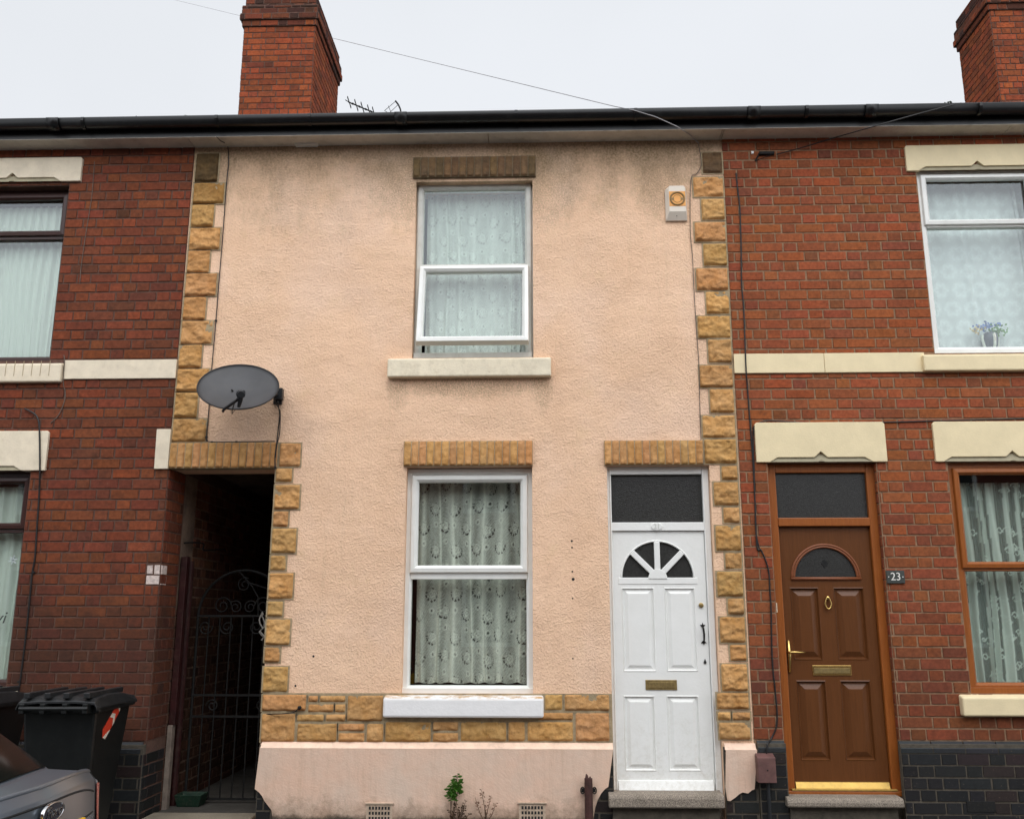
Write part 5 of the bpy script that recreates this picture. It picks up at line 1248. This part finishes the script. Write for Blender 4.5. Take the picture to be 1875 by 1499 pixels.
# the handle side of this bin faces the street and its lid slopes back to the wall
bin1 = make_bin((-3.13, -.62, 0), R_(180+3), 'black wheelie bin with red and white sticker beside the passage')
bin2 = make_bin((-3.93, -.52, 0), R_(180-4), 'black wheelie bin cut off by the left edge of the photograph')
stw = pm('sticker_white', (.72, .66, .55), .5, .1, 40)
def stick(pts, m, off, nm, par):
    mb = MB(); vs = []
    for (dy, dz) in pts:
        z = .755+dz*1.25; x = -(.185+(.237-.185)*(z-.07)/(.865-.07))-off; vs.append((x, .02+dy*1.25, z))
    n = len(vs); mb._a(vs+[(x+.001, y, z) for x, y, z in vs], [tuple(range(n)), tuple(reversed(range(n, 2*n)))]+[(i, (i+1) % n, (i+1) % n+n, i+n) for i in range(n)])
    o = mb.build(nm, m, None, fixn=True); o.parent = par; return o
def rotp(pts, a): return [(p[0]*math.cos(a)-p[1]*math.sin(a), p[0]*math.sin(a)+p[1]*math.cos(a)) for p in pts]
a_ = R_(-40)
stk = stick(rotp([(-.10, -.03), (.09, -.035), (.12, -.0), (.1, .04), (-.08, .035), (-.12, 0)], a_), M['red'], .003, 'sticker', bin1)
for pts in ([(-.02, -.033), (.005, -.033), (-.02, .0), (.01, .036), (-.02, .036), (-.05, 0)], [(-.112, -.016), (-.095, -.03), (-.085, .03), (-.112, .012)], [(.03, -.034), (.10, -.03), (.118, -.0), (.05, -.022)]):
    o = stick(rotp(pts, a_), stw, .0045, 'sticker_stripe', bin1)

# ================================================================== parked car
car = empty('parked_car', (-3.75, -4.05, -.11), 'silver hatchback parked at the kerb with its tailgate towards the passage', 'car')
CYC = -4.05
ROWS = [(-6.02,-5.75,.08,.08,.86),(-6.05,-5.78,.38,.38,.88),(-5.95,-5.7,.58,.56,.86),(-5.5,-5.35,.74,.70,.86),(-4.95,-4.8,.86,.80,.84),(-4.1,-4.0,1.31,1.23,.60),(-3.4,-3.4,1.36,1.27,.60),(-2.42,-2.46,1.34,1.24,.62),(-1.74,-1.985,.90,.838,.85),
        (-1.575,-1.82,.912,.828,.86),(-1.552,-1.80,.875,.79,.88),(-1.55,-1.79,.70,.64,.888),(-1.50,-1.765,.56,.52,.893),(-1.46,-1.745,.40,.40,.893),(-1.52,-1.78,.12,.12,.87)]
def crow(r):
    i = max(0, min(int(r), len(ROWS)-2)); f = r-i
    p0, p1, p2, p3 = (ROWS[max(i-1, 0)], ROWS[i], ROWS[i+1], ROWS[min(i+2, len(ROWS)-1)])
    if 7 <= r < 12: return [a+(b-a)*f for a, b in zip(p1, p2)]
    return [.5*((2*b)+(-a+c)*f+(2*a-5*b+4*c-d)*f*f+(-a+3*b-3*c+d)*f**3) for a, b, c, d in zip(p0, p1, p2, p3)]
def CS(r, t):
    xc, xe, zc, ze, hw = crow(r); u = abs(t)
    return Vector((xc+(xe-xc)*u**1.45, CYC+hw*t, zc+(ze-zc)*u**1.9))
def CN(r, t):
    e = .02; a = CS(min(r+e, 14), t)-CS(max(r-e, 0), t); b = CS(r, t+e)-CS(r, t-e); n = a.cross(b).normalized()
    c = Vector((-3.7, CYC, .5)); return n if n.dot(CS(r, t)-c) > 0 else -n
def patch(mb, r0, r1, t0, t1, nr, nt_, off, th=0):
    vs = [CS(r0+(r1-r0)*i/nr, t0+(t1-t0)*j/nt_)+CN(r0+(r1-r0)*i/nr, t0+(t1-t0)*j/nt_)*off for i in range(nr+1) for j in range(nt_+1)]
    mb._a(vs, [(i*(nt_+1)+j, i*(nt_+1)+j+1, (i+1)*(nt_+1)+j+1, (i+1)*(nt_+1)+j) for i in range(nr) for j in range(nt_)])
def belt(r): 
    p = crow(r); return min(p[3], .80)
def CSIDE(r, s_, q):
    "side skin: q 0 = edge of the upper skin, 1 = belt, 2 = sill"
    e = CS(r, s_); b = Vector((e.x, CYC+s_*.895, min(e.z-.004, .79))); m = Vector((e.x, CYC+s_*.905, .45)) ; l = Vector((e.x, CYC+s_*.87, .08))
    pts = [e, b, m if m.z < b.z-.02 else (b+l)/2, l]; i = min(int(q), 2); return pts[i].lerp(pts[i+1], q-i)
mb = MB(); patch(mb, 0, 14, -1, 1, 112, 32, 0)
for s_ in (-1, 1):
    n_ = 112; vs = []
    for i in range(n_+1):
        r = 14*i/n_
        for q in (0, .5, 1, 1.5, 2, 2.5, 3): vs.append(CSIDE(r, s_, q))
    mb._a(vs, [((i*7+j, i*7+j+1, (i+1)*7+j+1, (i+1)*7+j) if s_ > 0 else (i*7+j+1, i*7+j, (i+1)*7+j, (i+1)*7+j+1)) for i in range(n_) for j in range(6)])
body = mb.build('body', M['silver'], car, smooth=True, fixn=False)
mb = MB(); mb.box(-5.7, -1.9, CYC-.84, CYC+.84, .06, .3); mb.build('underbody', M['tyre'], car)
def cpatch(name, args, m, par=car, off=.004):
    mb = MB(); patch(mb, *args, off); return mb.build(name, m, par, smooth=True)
cpatch('rear_window', (7.05, 7.985, -.95, .95, 16, 20), M['carglass']); cpatch('windscreen', (4.12, 4.92, -.9, .9, 16, 20), M['carglass'])
for s_ in (-1, 1):
    mb = MB(); vs = []; N_ = 30
    for i in range(N_+1):
        r = 4.35+3.3*i/N_
        for q in (.12, .92): v = CSIDE(r, s_, q); vs.append(v+Vector((0, s_*.005, .004)))
    mb._a(vs, [(i*2, i*2+1, i*2+3, i*2+2) for i in range(N_)]); mb.build('side_window', M['carglass'], car)
    for xw in (-5.2, -2.55):
        mb = MB(); mb.lathe([(.22, -.09), (.315, -.08), (.315, .08), (.22, .092)], (xw, CYC+s_*.83, .205), 'x' if False else 'y', 28)
        w = mb.build('wheel', M['tyre'], car, smooth=False); mb = MB(); mb.lathe([(.2, -.03), (.2, .03), (.05, .045)] if s_ > 0 else [(.2, .03), (.2, -.03), (.05, -.045)], (xw, CYC+s_*.885, .205), 'y', 20); mb.build('rim', M['chrome'], w)
        mb = MB(); mb.lathe([(.36, -.01), (.36, .01)], (xw, CYC+s_*.9, .23), 'y', 28); mb.build('wheel_arch', M['tyre'], car)
    # tail lamp wraps the rear corner
    mb = MB(); vs = []
    for i in range(13):
        r = 10.05+1.5*i/12
        for j in range(5): v = CS(r, s_*(.93+.07*j/4))+Vector((.006, 0, 0)); vs.append(v)
        for q in (.5, 1.0): v = CSIDE(r, s_, q); vs.append(v+Vector((.004, s_*.006, 0)))
        v = CSIDE(r, s_, 1.0)+Vector((-.16, s_*.008, 0)); vs.append(v)
    mb._a(vs, [(i*8+j, i*8+j+1, (i+1)*8+j+1, (i+1)*8+j) for i in range(12) for j in range(7)]); mb.build('tail_lamp', M['taillamp'], car, smooth=True)
# shut lines of the tailgate
mb = MB()
for s_ in (-1, 1): mb.tube([CS(9+3*k/12, s_*.9)+CN(9+3*k/12, s_*.9)*-.001 for k in range(13)], .0035, 5)
mb.tube([CS(11.9, -.9+1.8*k/20)+Vector((.0, 0, 0)) for k in range(21)], .004, 5); mb.build('tailgate_shut_line', M['tyre'], body)
mb = MB(); mb.tube([CS(10.08+.25*abs(-.84+1.68*k/24)**2, -.84+1.68*k/24)+Vector((-.002, 0, 0)) for k in range(25)], .0045, 6); mb.build('tailgate_crease_shade', M['tyre'], body, smooth=True)  # dark tube painting in the shade of the crease
mb = MB(); mb.tube([CS(9, -.93+1.86*k/24)+CN(9.02, -.93+1.86*k/24)*-.004 for k in range(25)], .009, 8); mb.build('boot_lip', M['silver'], body, smooth=True)
mb = MB(); mb.tube([CS(10.72, -.8+1.6*k/24) for k in range(25)], .004, 6); mb.build('plate_recess_shade', M['tyre'], body, smooth=True)  # dark tube painting in the shaded edge of the plate recess
cpatch('lower_tailgate', (10.74, 11.7, -.78, .78, 8, 16), pm('lit_recess_silver', (.24, .29, .35), .25, .02, 3, metal=.5, spec=.6), body, .003)  # paler copy of the body silver, recess brightness put into its colour
# oval badge with script, on the middle of the tailgate
bc = CS(10.42, 0.0)+Vector((.004, 0, 0)); zb0 = uz(88, 1489, bc.y)
bc = Vector((CS(10.3, 0).x+.006, CYC+.03, zb0))
mb = MB(); vs = []
for (rr, h) in ((1.0, 0), (1.0, .008), (.96, .012), (.92, .009)): vs.append((rr, h))
for rr, h in vs: pass
nn_ = 36; V_ = []
for rr, h in vs:
    for k in range(nn_): a = 2*math.pi*k/nn_; V_.append((bc.x+h, bc.y+.066*rr*math.cos(a), bc.z+.029*rr*math.sin(a)))
mb._a(V_, [(i*nn_+k, i*nn_+(k+1) % nn_, (i+1)*nn_+(k+1) % nn_, (i+1)*nn_+k) for i in range(3) for k in range(nn_)]); bd = mb.build('badge', M['chrome'], car, smooth=True)
mb = MB(); mb._a([(bc.x+.009, bc.y+.062*math.cos(2*math.pi*k/nn_), bc.z+.027*math.sin(2*math.pi*k/nn_)) for k in range(nn_)], [tuple(range(nn_))]); mb.build('badge_field', M['badgeblue'], bd)
textmesh('badge_script', 'Ford', .046, M['chrome'], (bc.x+.0105, bc.y, bc.z), bd, .35, .0008, rot=Matrix(((0, 0, 1), (1, 0, 0), (0, 1, 0))), sx=1.05)
mb = MB(); zp_ = uz(125, 1496, CYC+.25); mb.box(bc.x-.008, bc.x+.006, CYC-.26, CYC+.26, zp_-.115, zp_); mb.build('number_plate', M['yellow'], car, bevel=.003)
mb = MB(); w0_ = CS(7.86, .12)+CN(7.86, .12)*.03; mb.tube([w0_, CS(7.8, -.3)+CN(7.8, -.3)*.02, CS(7.7, -.7)+CN(7.7, -.7)*.015], [.014, .008, .006], 8)
mb.tube([CS(7.88, .16)+CN(7.88, .16)*.0, CS(7.88, .16)+CN(7.88, .16)*.035], .026, 10); mb.build('rear_wiper', M['plastic'], car)
for s_ in (-1, 1):
    cpatch('headlamp', (1.9, 2.35, s_*.6 if s_ < 0 else .6, s_*.98 if s_ < 0 else .98, 5, 6), M['chrome'], off=.005)
    mb = MB(); mb.tube([(-4.55, CYC+s_*.88, .86), (-4.55, CYC+s_*1.0, .90), (-4.53, CYC+s_*1.04, .92)], [.03, .06, .05], 10); mb.build('door_mirror', M['silver'], car, smooth=True)

# ================================================================== houses across the street, seen only mirrored in the glass
def far_house(x, label):
    o = empty('terraced_house', (x, -10.6, 0), label, 'house', 'plain brick houses across the street')
    mb = MB(); mb.box(x-2.2, x+2.2, -17, -10.6, -.2, 5.45); mb.build('wall', M['brick_far'], o)
    mb = MB(); mb._a([(x-2.2, -10.35, 5.45), (x+2.2, -10.35, 5.45), (x+2.2, -17.2, 5.45), (x-2.2, -17.2, 5.45), (x-2.2, -13.8, 7.3), (x+2.2, -13.8, 7.3)], [(1, 0, 4, 5), (3, 2, 5, 4), (0, 3, 4), (2, 1, 5), (0, 1, 2, 3)]); mb.build('roof', M['tile'], o)
    for (cx, z0, z1) in ((x-1.0, 3.4, 4.8), (x-1.0, .9, 2.4)):
        mb = MB(); mb.box(cx-.5, cx+.5, -10.62, -10.58, z0, z1); w = mb.build('window', M['upvc'], o); mb = MB(); mb.box(cx-.42, cx+.42, -10.58, -10.575, z0+.08, z1-.08); mb.build('pane', M['obscure'], w)
    mb = MB(); mb.box(x+.5, x+1.35, -10.62, -10.58, 0, 2.05); mb.build('front_door', M['darkframe'], o)
M['brick_far'] = pm('far_brick', (.2, .065, .04), .9, .25, 12, .4)
far_house(-8.8, 'brick house across the street, leftmost one mirrored in the window glass'); far_house(-4.4, 'brick house across the street, mirrored in the left downstairs glass'); far_house(0, 'brick house across the street directly behind the camera'); far_house(4.4, 'brick house across the street, mirrored in the right downstairs glass'); far_house(8.8, 'brick house across the street, rightmost one mirrored in the window glass')
mb = MB(); mb.box(-60, 60, -40, -8.6, -.3, GZ); tag(mb.build('far_pavement', M['asphalt']), kind='structure')

# ================================================================== plants
def weed(name, x, y, z, stems, label, mat, leafn, size, smat):
    "connected stems from one root, leaves set along them"
    o = empty(name, (x, y, z), label, 'plant'); ms = MB(); ml = MB()
    for (dx, h, t0, ln) in stems:
        tip = Vector((x+dx, y-.02, z+h)); base = Vector((x+random.uniform(-.006, .006), y, z)); mid_ = base.lerp(tip, .5)+Vector((random.uniform(-.012, .012), -.012, 0))
        pts = [base, base.lerp(mid_, .5), mid_, mid_.lerp(tip, .55), tip]; ms.tube(pts, [.0035, .003, .0025, .002, .001], 5)
        for k in range(int(leafn*ln)):
            t = t0+(1-t0)*random.random(); p = base.lerp(mid_, t*2) if t < .5 else mid_.lerp(tip, t*2-1)
            ang = random.uniform(0, 2*math.pi); d = Vector((math.cos(ang), -abs(math.sin(ang))*.7, random.uniform(-.2, .7))).normalized(); L_ = size*random.uniform(.6, 1.3)
            w = d.cross(Vector((0, 1, .4))).normalized()*L_*.36; st0 = p+d*L_*.5; ms.tube([p, st0], .0008, 4, cap=False)
            ml._a([st0, st0+d*L_*.45+w, st0+d*L_*1.1+Vector((0, 0, -.15*L_)), st0+d*L_*.45-w], [(0, 1, 2, 3)])
    ms.build('stem', smat, o); ml.build('leaves', mat, o); return o
q = U(825, 1499, -.06); hh = uz(836, 1418, -.06)
weed('weed', q.x, -.055, .0, [(.045, hh, .6, 1), (.02, hh*.82, .62, .8), (.055, hh*.88, .66, .6), (-.005, hh*.72, .72, .35)], 'small bright green weed growing up from the plinth foot', M['leaf'], 75, .026, M['leaf_d'])
q = U(840, 1499, -.06); weed('dry_weed', q.x, -.058, 0.0, [(-.06, .10, .2, 1), (-.02, .15, .2, 1), (.02, .13, .2, 1), (.05, .17, .3, 1), (.08, .08, .2, 1)], 'dark brown withered weed under the green one at the plinth foot', M['leaf_d'], 34, .014, M['leaf_d'])
q = U(889, 1499, -.06); weed('dry_weed', q.x, -.056, 0.0, [(-.075, .19, .3, 1), (-.03, .24, .4, .8), (0, .13, .1, .6), (.04, .2, .4, .8), (.075, .15, .3, .8)], 'wispy dried brown weed between the two air bricks', pm('rusty_dry_leaf', (.24, .12, .07), .9, .3, 40), 22, .012, M['leaf_d'])
# flower vase behind the right upper pane
q = U(1815, 636, .13); zv = Ruw[2]+.06
vz = empty('flower_vase', (q.x, .13, zv), 'dark striped vase of blue and cream flowers on the white upstairs window ledge', 'vase')
mb = MB(); mb.lathe([(.035, 0), (.05, .03), (.06, .09), (.055, .125), (.04, .14)], (q.x, .13, zv), 'z', 20); mb.build('vase_body', M['vase'], vz, smooth=True)
mb = MB()
for k in (0, 1, 2, 3): 
    a = k*math.pi/2-math.pi/2+.1; mb.tube([(q.x+math.cos(a)*(r+.002), .13+math.sin(a)*(r+.002), zv+h) for r, h in ((.037, .005), (.052, .03), (.062, .09), (.056, .12))], .012, 6)
mb.build('glaze_stripes', M['vasew'], vz)
for mname, n_, cc, rr in (('bluefl', 60, (-.03, .19), .035), ('yellfl', 30, (-.09, .17), .025), ('leaf', 70, (.06, .165), .05), ('bluefl', 14, (.05, .2), .02)):
    mb = MB()
    for k in range(n_):
        c = Vector((q.x+cc[0]+random.gauss(0, rr), .13+random.gauss(0, .02), zv+cc[1]+random.gauss(0, rr*.5))); s_ = .012
        a = Vector((random.uniform(-1, 1), random.uniform(-1, 1), random.uniform(-1, 1))).normalized(); b = a.cross(Vector((0, 1, .2))).normalized()
        mb._a([c-a*s_, c+b*s_*.7, c+a*s_, c-b*s_*.7], [(0, 1, 2, 3)])
    mb.build('blooms' if mname != 'leaf' else 'foliage', M[mname], vz)
